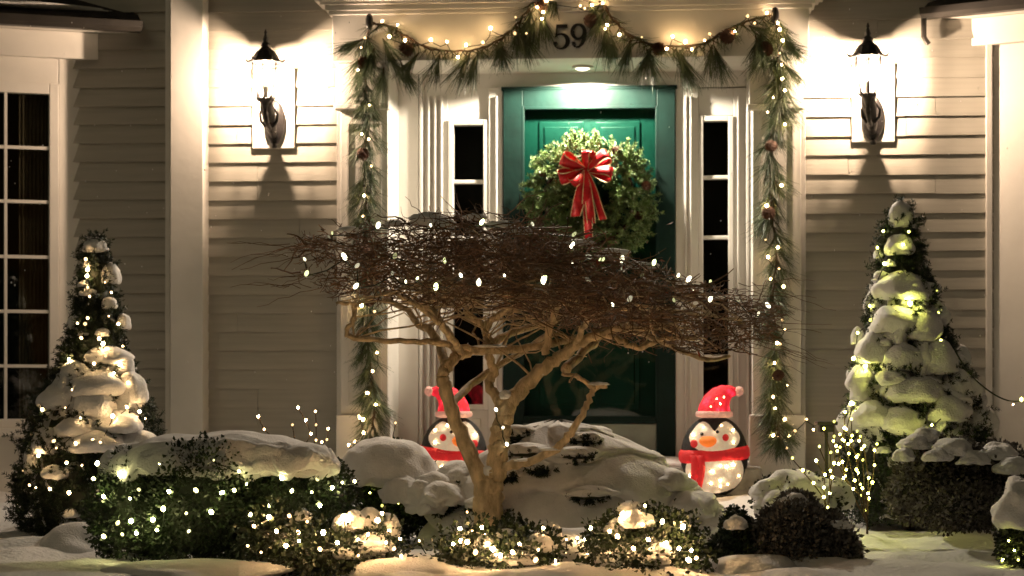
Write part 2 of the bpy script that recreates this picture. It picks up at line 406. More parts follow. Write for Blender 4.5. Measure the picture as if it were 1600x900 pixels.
def panel(a, b, y0, y1):
    hbox('panel_moulding', a, b, y0, y1, DD+0.010, DD, 'green_door', door, 0.006)
    hbox('panel', a+8, b-8, y0+8, y1-8, DD+0.018, DD, 'green_door', door, 0.006)
for a, b in ((842, 912), (930, 1000)):
    panel(a, b, 190, 238); panel(a, b, 262, 430); panel(a, b, 456, 640)
hbox('threshold', 780, 1062, 714.5, 722, DW+0.12, DW-0.1, 'stone')
# back of the alcove around the door wall and the front step
u0, u1 = HU(590, DW), HU(1205, DW)
MB().box(u0, u1, 0.60, 0.70, -0.9, SOF).build('hall_wall', 'unlit_backing', house)
stp = MB().box(HU(600, 0.3), HU(1190, 0.3), -0.38, 0.46, -0.85, H(920, 722, DW)[1]-0.0).build('front_step', 'stone', house, bevel=0.012)
v, f = blob_mesh((0.42, -0.02, -0.44), (0.95, 0.33, 0.04), 3, 0.12, 2.0, 4, 0.5); mesh_np('snow_layer', v, f, 'snow', stp, True)

# house number: drawn strokes, thick and thin
def stroke(mb, pts, ws, th=0.014):
    n = len(pts); L = []; Rr = []
    for i in range(n):
        a = Vector(pts[max(0, i-1)]); b = Vector(pts[min(n-1, i+1)]); t = (b-a).normalized(); nr = Vector((-t.y, t.x))
        p = Vector(pts[i]); L.append(p + nr*ws[i]/2); Rr.append(p - nr*ws[i]/2)
    for i in range(n-1):
        q = [L[i], Rr[i], Rr[i+1], L[i+1]]
        mb.hexa([(c.x, 0, c.y) for c in q] + [(c.x, -th, c.y) for c in q])
def arc(cx, cy, rx, ry, a0, a1, n=18): return [(cx + rx*math.cos(R(a0+(a1-a0)*i/n)), cy + ry*math.sin(R(a0+(a1-a0)*i/n))) for i in range(n+1)]
def digit(ch, px, py_bot, hpx):
    u, z = H(px, py_bot, EF); h = hpx*11.8/F
    mb = MB()
    if ch == '5':
        stroke(mb, [(0.10, 0.93), (0.55, 0.93)], [0.14, 0.14]); stroke(mb, [(0.13, 1.0), (0.08, 0.50)], [0.07, 0.06])
        p = arc(0.27, 0.31, 0.29, 0.30, 145, -150, 26); w = [0.05 + 0.13*max(0, math.cos(R(145-295*i/26)))**1 for i in range(27)]
        stroke(mb, p, w); mb.lathe([(0.001, -0.08), (0.075, -0.05), (0.09, 0.0), (0.075, 0.05), (0.001, 0.08)], (0.06, -0.007/h*1, 0.20), 10, sy=0.1)
    else:
        p = arc(0.29, 0.68, 0.25, 0.29, 0, 360, 30); w = [0.07 + 0.09*abs(math.cos(R(12*i))) for i in range(31)]
        stroke(mb, p, w)
        q = [(0.54, 0.72), (0.55, 0.55), (0.51, 0.36), (0.43, 0.18), (0.31, 0.06), (0.19, 0.04), (0.11, 0.10)]
        stroke(mb, q, [0.16, 0.17, 0.16, 0.12, 0.08, 0.06, 0.07]); mb.lathe([(0.001, -0.08), (0.075, -0.05), (0.09, 0.0), (0.075, 0.05), (0.001, 0.08)], (0.10, -0.007/h, 0.17), 10, sy=0.1)
    mb.v = [(x*h, yy if abs(yy) < 0.05 else yy*h, zz*h) for x, yy, zz in mb.v]
    o = mb.build('house_number', 'number_black', house); o.location = (u, -EF-0.002, z); o['label'] = 'black numeral ' + ch + ' on the white entablature'
digit('5', 866, 77, 38); digit('9', 893, 76, 38)

# bay windows at both edges
def bay(px_start, sgn, phi, lines, win, gut):
    """A canted bay face leaving the siding at px_start; sgn -1 goes left, +1 right. Local x runs along the face away from the door."""
    e = bpy.data.objects.new('bay_window', None); COL.objects.link(e); e.parent = house
    e.location = (HU(px_start), 0, 0); e.rotation_euler = (0, 0, phi if sgn < 0 else -phi)
    def B(name, a, b, z0, z1, f, bk, m='trim', parent=e, bevel=0.004):
        x0, x1 = sorted((sgn*a, sgn*b)); return MB().box(x0, x1, -f, -bk, z0, z1).build(name, m, parent, bevel=bevel)
    ztop = gut
    L = 1.25
    w0, w1, zb, zt_ = win
    B('wall', 0.0, w0-0.002, ZG, ztop, 0.0, -0.10); B('wall', w1, L, ZG, ztop, 0.0, -0.10)
    B('wall', w0, w1, ZG, zb, 0.0, -0.10); B('wall', w0, w1, zt_, ztop, 0.0, -0.10)
    B('frieze', -0.09, L, ztop-0.15, ztop, 0.06, 0.002)
    B('sill', w0-0.05, w1+0.05, zb-0.05, zb, 0.06, -0.02)
    s = 0.052
    fr = B('sash', w0, w0+s, zb, zt_, 0.018, -0.05)
    B('sash', w1-s, w1, zb, zt_, 0.018, -0.05); B('sash', w0+s, w1-s, zt_-0.06, zt_, 0.016, -0.05); B('sash', w0+s, w1-s, zb, zb+0.05, 0.016, -0.05)
    ncol = 3; cw = (w1-w0-2*s)/ncol
    for k in range(1, ncol): B('muntin', w0+s+k*cw-0.008, w0+s+k*cw+0.008, zb+0.05, zt_-0.06, 0.008, -0.03, parent=fr, bevel=0)
    zz = [zb+0.05] + [l for l in lines if zb+0.05 < l < zt_-0.06] + [zt_-0.06]; zz.sort()
    for z in zz[1:-1]: B('muntin', w0+s, w1-s, z-0.009, z+0.009, 0.0065, -0.03, parent=fr, bevel=0)
    for k in range(ncol):
        for j in range(len(zz)-1): B('pane', w0+s+k*cw, w0+s+(k+1)*cw, zz[j], zz[j+1], -0.012, -0.016, 'glass', fr, 0)
    # near-black sheet painted in for the room's darkness, with the edge of a curtain
    B('unlit_backing', w0-0.02, w1+0.02, zb-0.05, zt_+0.05, -0.42, -0.48, 'unlit_backing')
    c = MB(); n = 14
    for i in range(n):
        x = w0+s+0.005 + i*0.011; y = 0.06 + 0.012*(i % 2); x2 = x+0.011; y2 = 0.06 + 0.012*((i+1) % 2)
        b = len(c.v); c.v += [(sgn*x, y, zb), (sgn*x2, y2, zb), (sgn*x2, y2, zt_), (sgn*x, y, zt_)]; c.f.append((b, b+1, b+2, b+3))
    c.build('curtain', 'curtain', e)
    # eave: gutter, soffit, roof and its snow
    rf = MB(); x0, x1 = sorted((sgn*-0.30, sgn*L))
    rf.hexa([(x0,-0.24,ztop+0.03),(x1,-0.24,ztop+0.03),(x1,0.5,ztop+0.12),(x0,0.35,ztop+0.10),(x0,-0.24,ztop+0.045),(x1,-0.24,ztop+0.045),(x1,0.5,ztop+0.5),(x0,0.35,ztop+0.4)])
    r_ = rf.build('roof', 'roof', e)
    B('soffit', -0.26, L, ztop+0.001, ztop+0.028, 0.21, -0.05, parent=r_)
    gt = MB(); gx = [sgn*-0.30, sgn*L]
    prof = [(-0.20, 0.0), (-0.20, 0.05), (-0.29, 0.055), (-0.285, 0.02), (-0.26, 0.0)]
    for x in gx:
        gt.v += [(x, p[0]-0.002, ztop+p[1]-0.01) for p in prof]
    k = len(prof); gt.f += [tuple(range(k)), tuple(range(2*k-1, k-1, -1))] + [(i, (i+1) % k, k+(i+1) % k, k+i) for i in range(k)]
    gt.build('gutter', 'gutter', r_)
    if sgn > 0:
        MB().tube([(sgn*-0.292, -0.245, ztop+0.045), (sgn*-0.292, -0.245, ztop-0.11), (sgn*-0.27, -0.235, ztop-0.15)], 0.016, 8).build('downspout', 'gutter', r_)
    v, f = blob_mesh((sgn*0.5, -0.02, ztop+0.12), (0.75, 0.2, 0.03), 5+sgn, 0.2, 2.4, 3, 0.4)
    mesh_np('snow_layer', v, f, 'snow', r_, True)
    return e
zl = lambda py: H(60, py, 0.08)[1]
bay(126, -1, R(25), [zl(y) for y in (232, 316, 402, 487, 572)], (0.125, 0.95, zl(668), zl(131)), H(150, 48, 0.1)[1])
bay(1549, 1, R(28), [1.3, 1.0, 0.7, 0.4, 0.1], (0.23, 1.0, -0.2, 1.6), H(1540, 24, 0.1)[1])

# ------------------------------------------------------------------ recessed downlight over the door
dl = thing('recessed_downlight', 'round recessed downlight in the soffit above the green door', 'downlight', HW(H(910, 98, -0.08)[0], 0.10, SOF), -TH)
MB().lathe([(0.062, -0.004), (0.062, -0.012), (0.045, -0.014), (0.042, -0.004)], n=24).build('trim_ring', 'trim', dl, True)
MB().lathe([(0.041, -0.006), (0.038, -0.014), (0.02, -0.022), (0.002, -0.025)], n=20).build('lens', 'downlight', dl, True)
sp = bpy.data.lights.new('downlight_beam', 'SPOT'); sp.energy = DOWN_W; sp.color = (1.0, 0.86, 0.66); sp.spot_size = R(166); sp.spot_blend = 0.10; sp.shadow_soft_size = 0.03
spo = bpy.data.objects.new('downlight_beam', sp); COL.objects.link(spo); spo.parent = dl; spo.location = (0, 0, -0.045)

# ------------------------------------------------------------------ wall lanterns
def lantern(px, py, label, px_plate):
    out = 0.25
    u, z = H(px, py, out); L = thing('wall_lantern', label, 'lantern', HW(u, -out, z), -TH, 'lanterns flanking the door')
    up = HU(px_plate, 0.05) - u
    sc = 11.77/F
    n = 6
    # cap: bell roof with flared scalloped eave, and finial
    cap = MB().lathe([(0.098, 0.098), (0.100, 0.104), (0.078, 0.118), (0.066, 0.140), (0.052, 0.160), (0.030, 0.176), (0.024, 0.186)], n=n*2).build('cap', 'iron', L)
    MB().lathe([(0.024, 0.186), (0.030, 0.196), (0.022, 0.206), (0.012, 0.214), (0.018, 0.226), (0.012, 0.240), (0.006, 0.256), (0.009, 0.266), (0.002, 0.285)], n=10).build('finial', 'iron', cap, True)
    for k in range(n):
        a = 2*math.pi*k/n
        MB().tube([(0.088*math.cos(a), 0.088*math.sin(a), 0.104), (0.103*math.cos(a), 0.103*math.sin(a), 0.108), (0.112*math.cos(a), 0.112*math.sin(a), 0.122)], [0.008, 0.007, 0.003], 6).build('eave_tip', 'iron', cap)
    # glass cage: tapered
    for k in range(n):
        a = 2*math.pi*(k+0.5)/n; a2 = 2*math.pi*(k+1.5)/n; r0, r1 = 0.040, 0.074
        MB().tube([(r0*math.cos(a), r0*math.sin(a), -0.098), (r1*1.02*math.cos(a), r1*1.02*math.sin(a), 0.02), (r1*math.cos(a), r1*math.sin(a), 0.100)], 0.0042, 6).build('cage_bar', 'iron', L)
        q = [(r0*0.97*math.cos(b), r0*0.97*math.sin(b), -0.095) for b in (a, a2)] + [(r1*0.97*math.cos(b), r1*0.97*math.sin(b), 0.098) for b in (a2, a)]
        g_ = MB(); g_.v = q; g_.f = [(0, 1, 2, 3)]; g_.build('glass_panel', 'lantern_glass', L)
    # crown holder and basket under the glass, flange added to shape its shadow
    hold = MB().lathe([(0.002, -0.200), (0.012, -0.196), (0.016, -0.182), (0.010, -0.170), (0.016, -0.156), (0.026, -0.130), (0.036, -0.112), (0.052, -0.106), (0.052, -0.100), (0.034, -0.096)], n=12).build('holder', 'iron', L, True)
    for k in range(8):
        a = 2*math.pi*k/8
        MB().tube([(0.034*math.cos(a), 0.034*math.sin(a), -0.112), (0.048*math.cos(a), 0.048*math.sin(a), -0.100), (0.060*math.cos(a), 0.060*math.sin(a), -0.082)], [0.008, 0.007, 0.003], 6).build('crown_leaf', 'iron', hold)
    MB().lathe([(0.012, -0.094), (0.012, -0.035), (0.010, -0.015)], n=10).build('candle_socket', 'trim', hold, True)
    # bulb
    MB().lathe([(0.006, -0.015), (0.015, 0.002), (0.019, 0.022), (0.015, 0.044), (0.007, 0.062), (0.001, 0.070)], n=12).build('bulb', 'lantern_glass', L, True)
    MB().lathe([(0.003, 0.004), (0.008, 0.010), (0.009, 0.024), (0.008, 0.036), (0.003, 0.042)], n=10).build('filament', 'lantern_bulb', L, True)
    # arm with scrolls and oval back plate
    ya = out - 0.05
    MB().tube([(0, 0, -0.19), (up*0.2, 0.03, -0.235), (up*0.6, 0.11, -0.255), (up, ya, -0.225)], [0.014, 0.013, 0.013, 0.016], 8).build('arm', 'iron', L, True)
    MB().tube([(0, 0, -0.10), (up*0.15, 0.03, -0.145), (up*0.45, 0.08, -0.20), (up*0.75, 0.13, -0.25), (up*0.95, ya-0.02, -0.285)], [0.034, 0.040, 0.038, 0.030, 0.018], 10).build('bracket', 'iron', L, True)
    for sgn in (-1, 1):
        pts = [(up*0.5 + sgn*0.02, 0.08, -0.245), (up*0.5 + sgn*0.045, 0.07, -0.215), (up*0.5 + sgn*0.05, 0.06, -0.175), (up*0.4 + sgn*0.03, 0.05, -0.145), (up*0.3 + sgn*0.012, 0.04, -0.165)]
        MB().tube(pts, [0.009, 0.009, 0.008, 0.007, 0.005], 6).build('scroll', 'iron', L, True)
    pl = MB()
    for k, (s_, yy) in enumerate(((1.0, ya+0.012), (1.0, ya-0.004), (0.86, ya-0.014), (0.70, ya-0.016), (0.60, ya-0.024))):
        pl.v += [(up + 0.060*s_*math.cos(2*math.pi*i/24), yy, -0.205 + 0.125*s_*math.sin(2*math.pi*i/24)) for i in range(24)]
    for k in range(4): pl.f += [(k*24+i, k*24+(i+1) % 24, (k+1)*24+(i+1) % 24, (k+1)*24+i) for i in range(24)]
    pl.f.append(tuple(range(96, 120))); pl.build('back_plate', 'iron', L, True)
    MB().lathe([(0.014, -0.352), (0.020, -0.338), (0.012, -0.325)], (up, ya-0.01, 0), 8).build('drop_finial', 'iron', L, True)
    return L
lantern(415, 126, 'lit black coach lantern on the siding left of the door', 429)
lantern(1356, 118, 'lit black coach lantern on the siding right of the door', 1364)

# ------------------------------------------------------------------ bulbs and strings
bulb_me = {}
def bulb_mesh(m, r=0.0095, long=1.25):
    key = (m, r, long)
    if key not in bulb_me:
        v, f = icos(1); me = bpy.data.meshes.new('bulb')
        me.from_pydata([(p[0]*r, p[1]*r, p[2]*r*long) for p in v], [], [tuple(int(i) for i in q) for q in f]); me.materials.append(MAT[m])
        me.polygons.foreach_set('use_smooth', [True]*len(me.polygons)); bulb_me[key] = me
    return bulb_me[key]
def order(pts):
    pts = list(pts); cur = pts.pop(min(range(len(pts)), key=lambda i: pts[i].x)); out = [cur]
    while pts:
        i = min(range(len(pts)), key=lambda i: (pts[i]-cur).length); cur = pts.pop(i); out.append(cur)
    return out
def light_string(label, pts, m='warm_bulb', r=0.0068, long=1.25, wire_in=0.02, maxgap=0.4, wire=True, rot=True):
    c = sum(pts, Vector())/len(pts); zb = min(p.z for p in pts); root = thing('light_string', label, 'string lights', (c.x, c.y, zb))
    o = root.location
    for p in pts:
        inst('bulb', bulb_mesh(m, r*random.uniform(0.8, 1.12) if False else r, long), p - o, root,
             (random.uniform(-1, 1), random.uniform(-1, 1), 0) if rot else (0, 0, 0), (random.choice((0.6, 0.8, 0.95, 1.1, 1.3)),)*3)
    if wire:
        mb = MB(); q = order(pts)
        for a, b in zip(q, q[1:]):
            if (b-a).length > maxgap: continue
            mid = (a+b)/2 + Vector((random.uniform(-.02, .02), wire_in*1.5, random.uniform(-.03, .0)))
            mb.tube([a + Vector((0, 0.008, 0.0)), a*0.75+mid*0.25 + Vector((0, 0.008, -0.008)), mid, b*0.75+mid*0.25 + Vector((0, 0.008, -0.008)), b + Vector((0, 0.008, 0.0))], 0.0026, 5)
        if mb.v: mb.build('wire', 'wire', root, True, off=o)['kind'] = 'stuff'
    return root

def front_on(px, py, ell, d0, lift=0.006):
    """Nearest point of a set of ellipsoids seen through the given photo pixel; falls back to distance d0."""
    o = Vector((0, -D, 0)); d = P(px, py, 1.0) - o; best = None
    for c, r in ell:
        q = Vector(((o.x-c[0])/r[0], (o.y-c[1])/r[1], (o.z-c[2])/r[2])); e = Vector((d.x/r[0], d.y/r[1], d.z/r[2]))
        A = e.dot(e); B = 2*q.dot(e); C = q.dot(q)-1; disc = B*B-4*A*C
        if disc > 0:
            t = (-B - math.sqrt(disc))/(2*A)
            if best is None or t < best: best = t
    t = best if best else d0
    return o + d*t - d.normalized()*lift

# ------------------------------------------------------------------ pine garland with lights
GO = 0.26
gar = thing('pine_garland', 'long needled pine garland with cones draped around the door surround', 'garland', HW(HU(920, GO), -GO, SOF), -TH)
g0 = Vector((HU(920, GO), -GO, SOF))
def GL(px, py, out=GO):                       # facade point relative to the garland root
    u, z = H(px, py, out); return Vector((u, -out, z)) - g0
def catmull(pts, n=8):
    out = []
    for i in range(len(pts)-1):
        p0, p1, p2, p3 = pts[max(i-1, 0)], pts[i], pts[i+1], pts[min(i+2, len(pts)-1)]
        for k in range(n):
            t = k/n; out.append(0.5*((2*p1) + (p2-p0)*t + (2*p0-5*p1+4*p2-p3)*t*t + (3*p1-p0-3*p2+p3)*t**3))
    out.append(pts[-1]); return out
left = [(580,36),(572,70),(571,120),(578,180),(570,240),(572,310),(570,380),(576,450),(574,520),(580,590),(586,640),(576,690)]
swag = [(580,36),(610,42),(640,60),(675,76),(715,80),(755,74),(790,55),(815,30),(835,0),(850,-14),(890,-20),(925,-8),(945,12),(965,38),(990,58),(1020,70),(1060,73),(1100,68),(1130,50),(1165,34),(1214,22)]
right = [(1214,22),(1216,60),(1217,110),(1222,160),(1206,210),(1208,270),(1206,330),(1214,400),(1206,470),(1212,540),(1208,600),(1214,650),(1218,682)]
vines = []
for nm, path, ou in (('left', left, 0.175), ('swag', swag, 0.235), ('right', right, 0.175)):
    pts = catmull([GL(x, y, ou if 0 < i < len(path)-1 else 0.235) for i, (x, y) in enumerate(path)], 6)
    pts = [p + Vector((random.uniform(-.006, .006), random.uniform(-.008, .008), random.uniform(-.004, .004))) for p in pts]
    MB().tube(pts, [0.0065*random.uniform(0.8, 1.3) for _ in pts], 6).build('vine', 'stem', gar, True); vines.append(pts)
nb, nd, nl = [], [], []; stems = MB()
def sprig(base, dirv, n=80, L=0.10, stemlen=0.07, spread=0.5):
    d = dirv.normalized(); tip = base + d*stemlen
    stems.tube([base, base + d*stemlen*0.5, tip], [0.0035, 0.003, 0.002], 4)
    for _ in range(n):
        t = random.random()**0.8; b = base + d*stemlen*t
        w = Vector((random.gauss(0, 1), random.gauss(0, 1), random.gauss(0, 1))); w = (w - d*w.dot(d)).normalized()
        q = d + w*random.uniform(0.05, spread) + Vector((0, 0, -0.18*random.random()))
        nb.append(b[:]); nd.append(q[:]); nl.append(L*random.uniform(0.65, 1.2))
for (px, py, ang, L) in ((598,60,-60,.11),(585,75,-105,.12),(605,85,-40,.13),(570,60,-160,.10),(625,95,-70,.11),(600,105,-90,.11),(655,82,-125,.10),(688,84,-110,.11),(735,82,-120,.13),(748,80,-100,.13),
        (775,62,-75,.11),(785,58,-100,.11),(808,42,-95,.12),(812,44,-70,.12),(838,28,-100,.11),(845,20,-80,.11),(832,14,-110,.10),(868,-10,-100,.06),(918,-4,-60,.07),(940,20,-110,.10),
        (948,42,-95,.12),(952,44,-75,.12),(985,62,-100,.12),(1010,76,-70,.11),(1018,76,-110,.11),(1055,76,-60,.14),(1062,78,-80,.14),(1116,72,-70,.13),(1112,70,-95,.13),(1170,40,-30,.10),(1180,55,-60,.12),(1190,50,-110,.10),
        (1212,40,-60,.12),(1216,60,-45,.12),(1204,70,-120,.12),(1220,95,-50,.10)):
    a = R(ang)
    for k in range(3): sprig(GL(px, py, 0.235), Vector((math.cos(a)+random.uniform(-.25, .25), random.uniform(-.5, .15), math.sin(a)+random.uniform(-.2, .2))), 52, L*1.3, 0.08, 0.42)
for p_ in vines[1]:
    if GL(852, 0).x < p_.x < GL(936, 0).x: continue
    for k in range(2):
        a = R(random.uniform(-170, -10)); sprig(p_, Vector((math.cos(a), random.uniform(-.5, .2), math.sin(a))), 9, random.uniform(.05, .09), 0.04, 0.7)
for path, y0 in ((vines[0], 4), (vines[2], 2)):
    for i in range(y0, len(path)):
        for k in range(random.choice((2, 3, 4, 5))):
            a = R(random.choice((-130, -115, -100, -80, -65, -50)) + random.uniform(-15, 15))
            sprig(path[i], Vector((math.cos(a), random.uniform(-.6, .2), math.sin(a))), 30, random.uniform(0.085, 0.135), 0.065, 0.55)
v, f = needles(np.array(nb), np.array(nd), np.array(nl), 0.0013)
mesh_np('needles', v, f, 'pine', gar, kind='stuff'); stems.build('sprig_stems', 'stem', gar)['kind'] = 'stuff'
def pinecone_mesh():
    mb = MB(); n = 9
    mb.lathe([(0.002, -0.030), (0.014, -0.022), (0.018, -0.004), (0.013, 0.018), (0.003, 0.03)], n=8)
    for i in range(n):
        z = -0.028 + 0.056*i/(n-1); r = 0.026*math.sin(math.pi*(0.18 + 0.72*i/(n-1)))**0.8 + 0.002
        for k in range(8):
            a = 2*math.pi*(k + 0.5*(i % 2))/8; c, s = math.cos(a), math.sin(a); w = r*0.42
            mb.add([(c*0.008, s*0.008, z-0.004), (c*r - s*w, s*r + c*w, z+0.004), (c*r*1.4, s*r*1.4, z+0.012), (c*r + s*w, s*r - c*w, z+0.004)], [(0, 1, 2, 3)])
    o = mb.build('pinecone', 'cone', gar); return o
pc = pinecone_mesh(); first = True
for (px, py, s) in ((636,76,1.25),(568,97,1.0),(566,240,1.0),(571,388,0.9),(1030,75,1.1),(1138,57,1.2),(1198,76,1.2),(922,32,1.2),(848,4,1.2),(1206,228,1.0),(1202,332,1.1),(1216,585,0.9),(578,470,.9)):
    o = pc if first else inst('pinecone', pc.data, (0,0,0), gar); first = False
    o.location = GL(px, py, 0.25); o.rotation_euler = (random.uniform(1.6, 2.6), random.uniform(-.6, .6), random.uniform(0, 6)); o.scale = (s, s, s)
for px, py in ((577, 33), (1211, 23)):                     # dark oval knobs the garland hangs from
    MB().lathe([(0.003, -0.05), (0.016, -0.042), (0.021, -0.02), (0.021, 0.012), (0.015, 0.034), (0.004, 0.042)], GL(px, py, 0.245), 14, sy=0.7).build('hanging_knob', 'number_black', gar, True)

gl_px = [(598,34,.235),(622,40,.235),(609,58,.25),(634,64,.25),(571,60,.25),(674,63,.24),(699,66,.24),(729,71,.24),(716,90,.25),(755,67,.24),(767,45,.24),(806,28,.24),(805,53,.25),(823,53,.25),(840,12,.24),(847,30,.25),(849,20,.25),(854,2,.25),
  (907,10,.25),(914,14,.25),(925,9,.24),(942,6,.24),(946,46,.25),(949,40,.25),(968,55,.25),(1003,59,.24),(1051,58,.24),(1042,77,.25),(1071,66,.24),(1081,78,.25),(1109,54,.24),(1101,64,.25),(1168,26,.24),(1179,37,.25),(1148,50,.25),(1198,21,.24),(1215,37,.24),(1218,47,.25),(1223,64,.25),(1218,84,.25),(1221,102,.25),(1222,124,.25),(1226,142,.25),
  (565,75,.25),(560,110,.2),(578,165,.2),(566,210,.2),(577,218,.2),(570,306,.2),(568,338,.2),(581,260,.2),(566,477,.2),(586,487,.2),(590,551,.2),(583,580,.2),(575,614,.2),(588,632,.2),(562,650,.2),(568,655,.2),(569,677,.2),(555,690,.2),(545,697,.2),
  (1208,153,.2),(1199,176,.2),(1226,195,.2),(1221,290,.2),(1198,322,.2),(1215,387,.2),(1196,375,.2),(1200,402,.2),(1217,420,.2),(1204,436,.2),(1224,448,.2),(1222,500,.2),(1226,515,.2),(1214,536,.2),(1219,538,.2),(1210,567,.2),(1212,586,.2),(1230,602,.2),(1208,620,.2),(1211,638,.2),(1226,655,.2),(1260,655,.14),(1242,673,.2),(1233,681,.2),(1208,680,.2),(1217,684,.2),(1271,671,.1),(1229,700,.2)]
light_string('warm white string lights woven through the pine garland around the door', [HW(HU(px, o_), -o_-0.02, H(px, py, o_)[1]) for px, py, o_ in gl_px], 'warm_bulb', 0.0068, 1.2, 0.012, 0.22)

# ------------------------------------------------------------------ wreath with red bow
WO = DW + 0.14
wu, wz = H(921, 312, WO); wr = thing('wreath', 'round fir wreath hanging on the green front door', 'wreath', HW(wu, -WO, wz), -TH)
nb, nd, nl = [], [], []; RM, Rm = 0.252, 0.110
stems = MB()
for i in range(1000):
    a = random.uniform(0, 2*math.pi); b = random.uniform(0, 2*math.pi)
    rr = Rm*random.uniform(0.4, 0.9)
    c = Vector(((RM + rr*math.cos(b))*math.cos(a), rr*math.sin(b)*0.75, (RM + rr*math.cos(b))*math.sin(a)))
    rad = Vector((math.cos(a), 0, math.sin(a))); tan = Vector((-math.sin(a), 0, math.cos(a)))
    outw = (rad*math.cos(b) + Vector((0, 1, 0))*math.sin(b))
    d = (outw*0.9 + tan*random.uniform(-.5, 1.0) + Vector((0, -0.5, 0)) + Vector((random.gauss(0, .3), random.gauss(0, .3), random.gauss(0, .3)))).normalized()
    L = random.uniform(0.05, 0.09); stems.tube([c, c + d*L], [0.003, 0.0015], 4)
    for k in range(58):
        t = random.random(); p = c + d*L*t
        w = Vector((random.gauss(0, 1), random.gauss(0, 1), random.gauss(0, 1))); w = (w - d*w.dot(d)).normalized()
        nb.append(p[:]); nd.append((d*random.uniform(0.3, 0.8) + w)[:]); nl.append(random.uniform(0.014, 0.024)*(1.1 - 0.3*t))
v, f = needles(np.array(nb), np.array(nd), np.array(nl), 0.0026); mesh_np('fir_needles', v, f, 'fir', wr, kind='stuff'); stems.build('fir_twigs', 'stem', wr)['kind'] = 'stuff'
MB().tube([(RM*math.cos(R(a)), 0.02, RM*math.sin(R(a))) for a in range(0, 361, 12)], 0.012, 6).build('wire_ring', 'stem', wr)
for a, rr, dy in ((-20, .30, -.09), (-62, .27, -.08), (12, .33, -.085), (205, .30, -.08), (150, .30, -.08), (60, .31, -.09)):
    o = inst('pinecone', pc.data, (rr*math.cos(R(a)), dy, rr*math.sin(R(a))), wr, (random.uniform(0, 3), random.uniform(0, 3), 0), (0.75,)*3)
bc = Vector((-0.012, -0.115, 0.155))
def ribbon(name, pts, widths, dirw, parent, m='ribbon', edge=True):
    mb = MB(); ed = MB(); n = len(pts)
    for k in range(2 if edge else 1):
        tgt = (mb, ed)[k]
        rails = [(-0.5, 0.5)] if k == 0 else [(-0.53, -0.43), (0.43, 0.53)]
        for a, b in rails:
            base = len(tgt.v)
            for p, w, dw in zip(pts, widths, dirw):
                o = Vector((0, -0.0015, 0))*k; tgt.v += [tuple(p + dw*w*a + o), tuple(p + dw*w*b + o)]
            tgt.f += [(base+2*i, base+2*i+1, base+2*i+3, base+2*i+2) for i in range(n-1)]
            if k == 1:                      # back face too, so the gold shows from both sides
                base = len(tgt.v)
                for p, w, dw in zip(pts, widths, dirw):
                    o = Vector((0, 0.0015, 0)); tgt.v += [tuple(p + dw*w*a + o), tuple(p + dw*w*b + o)]
                tgt.f += [(base+2*i, base+2*i+1, base+2*i+3, base+2*i+2) for i in range(n-1)]
    r_ = mb.build(name, m, parent, True)
    md = r_.modifiers.new('thick', 'SOLIDIFY'); md.thickness = 0.0012
    if edge: ed.build('gold_edge', 'gold', r_, True)
    return r_
bow = MB().lathe([(0.002, -0.024), (0.016, -0.018), (0.022, 0), (0.016, 0.018), (0.002, 0.024)], bc, 12).build('bow', 'ribbon', wr, True)
for ang, L, w in ((32, .150, .075), (-12, .150, .072), (152, .150, .075), (196, .155, .075), (80, .105, .06), (222, .11, .055)):
    a = R(ang); d = Vector((math.cos(a), 0, math.sin(a))); s = Vector((-math.sin(a), 0, math.cos(a)))
    pts, ws, dw = [], [], []
    for i in range(15):
        t = i/14; q = math.sin(math.pi*t)
        pts.append(bc + d*L*(0.08 + 0.92*q**0.75) + Vector((0, -0.012 - 0.075*math.sin(math.pi*t)*(1 - t)*1.2 + 0.015*t, 0)) + s*0.018*math.sin(2*math.pi*t))
        ws.append(w*(0.35 + 0.65*q**0.6)); dw.append((s*0.85 + Vector((0, 0.45, 0))).normalized())
    ribbon('loop', pts, ws, dw, bow)
for dx, L, w, ph in ((-0.06, .26, .066, 0.2), (0.014, .385, .060, 1.3), (0.095, .28, .045, 2.1), (0.03, .30, .05, 3.0)):
    pts, ws, dw = [], [], []
    for i in range(14):
        t = i/13; pts.append(bc + Vector((dx*t**0.9, -0.02 - 0.012*math.sin(6*t + ph), -L*t))); ws.append(w*(0.4 + 0.6*min(1, t*2.2)))
        dw.append(Vector((math.cos(0.5*math.sin(4*t + ph)), 0.6*math.sin(4*t + ph), 0.18*math.sin(ph))).normalized())
    ribbon('tail', pts, ws, dw, bow)

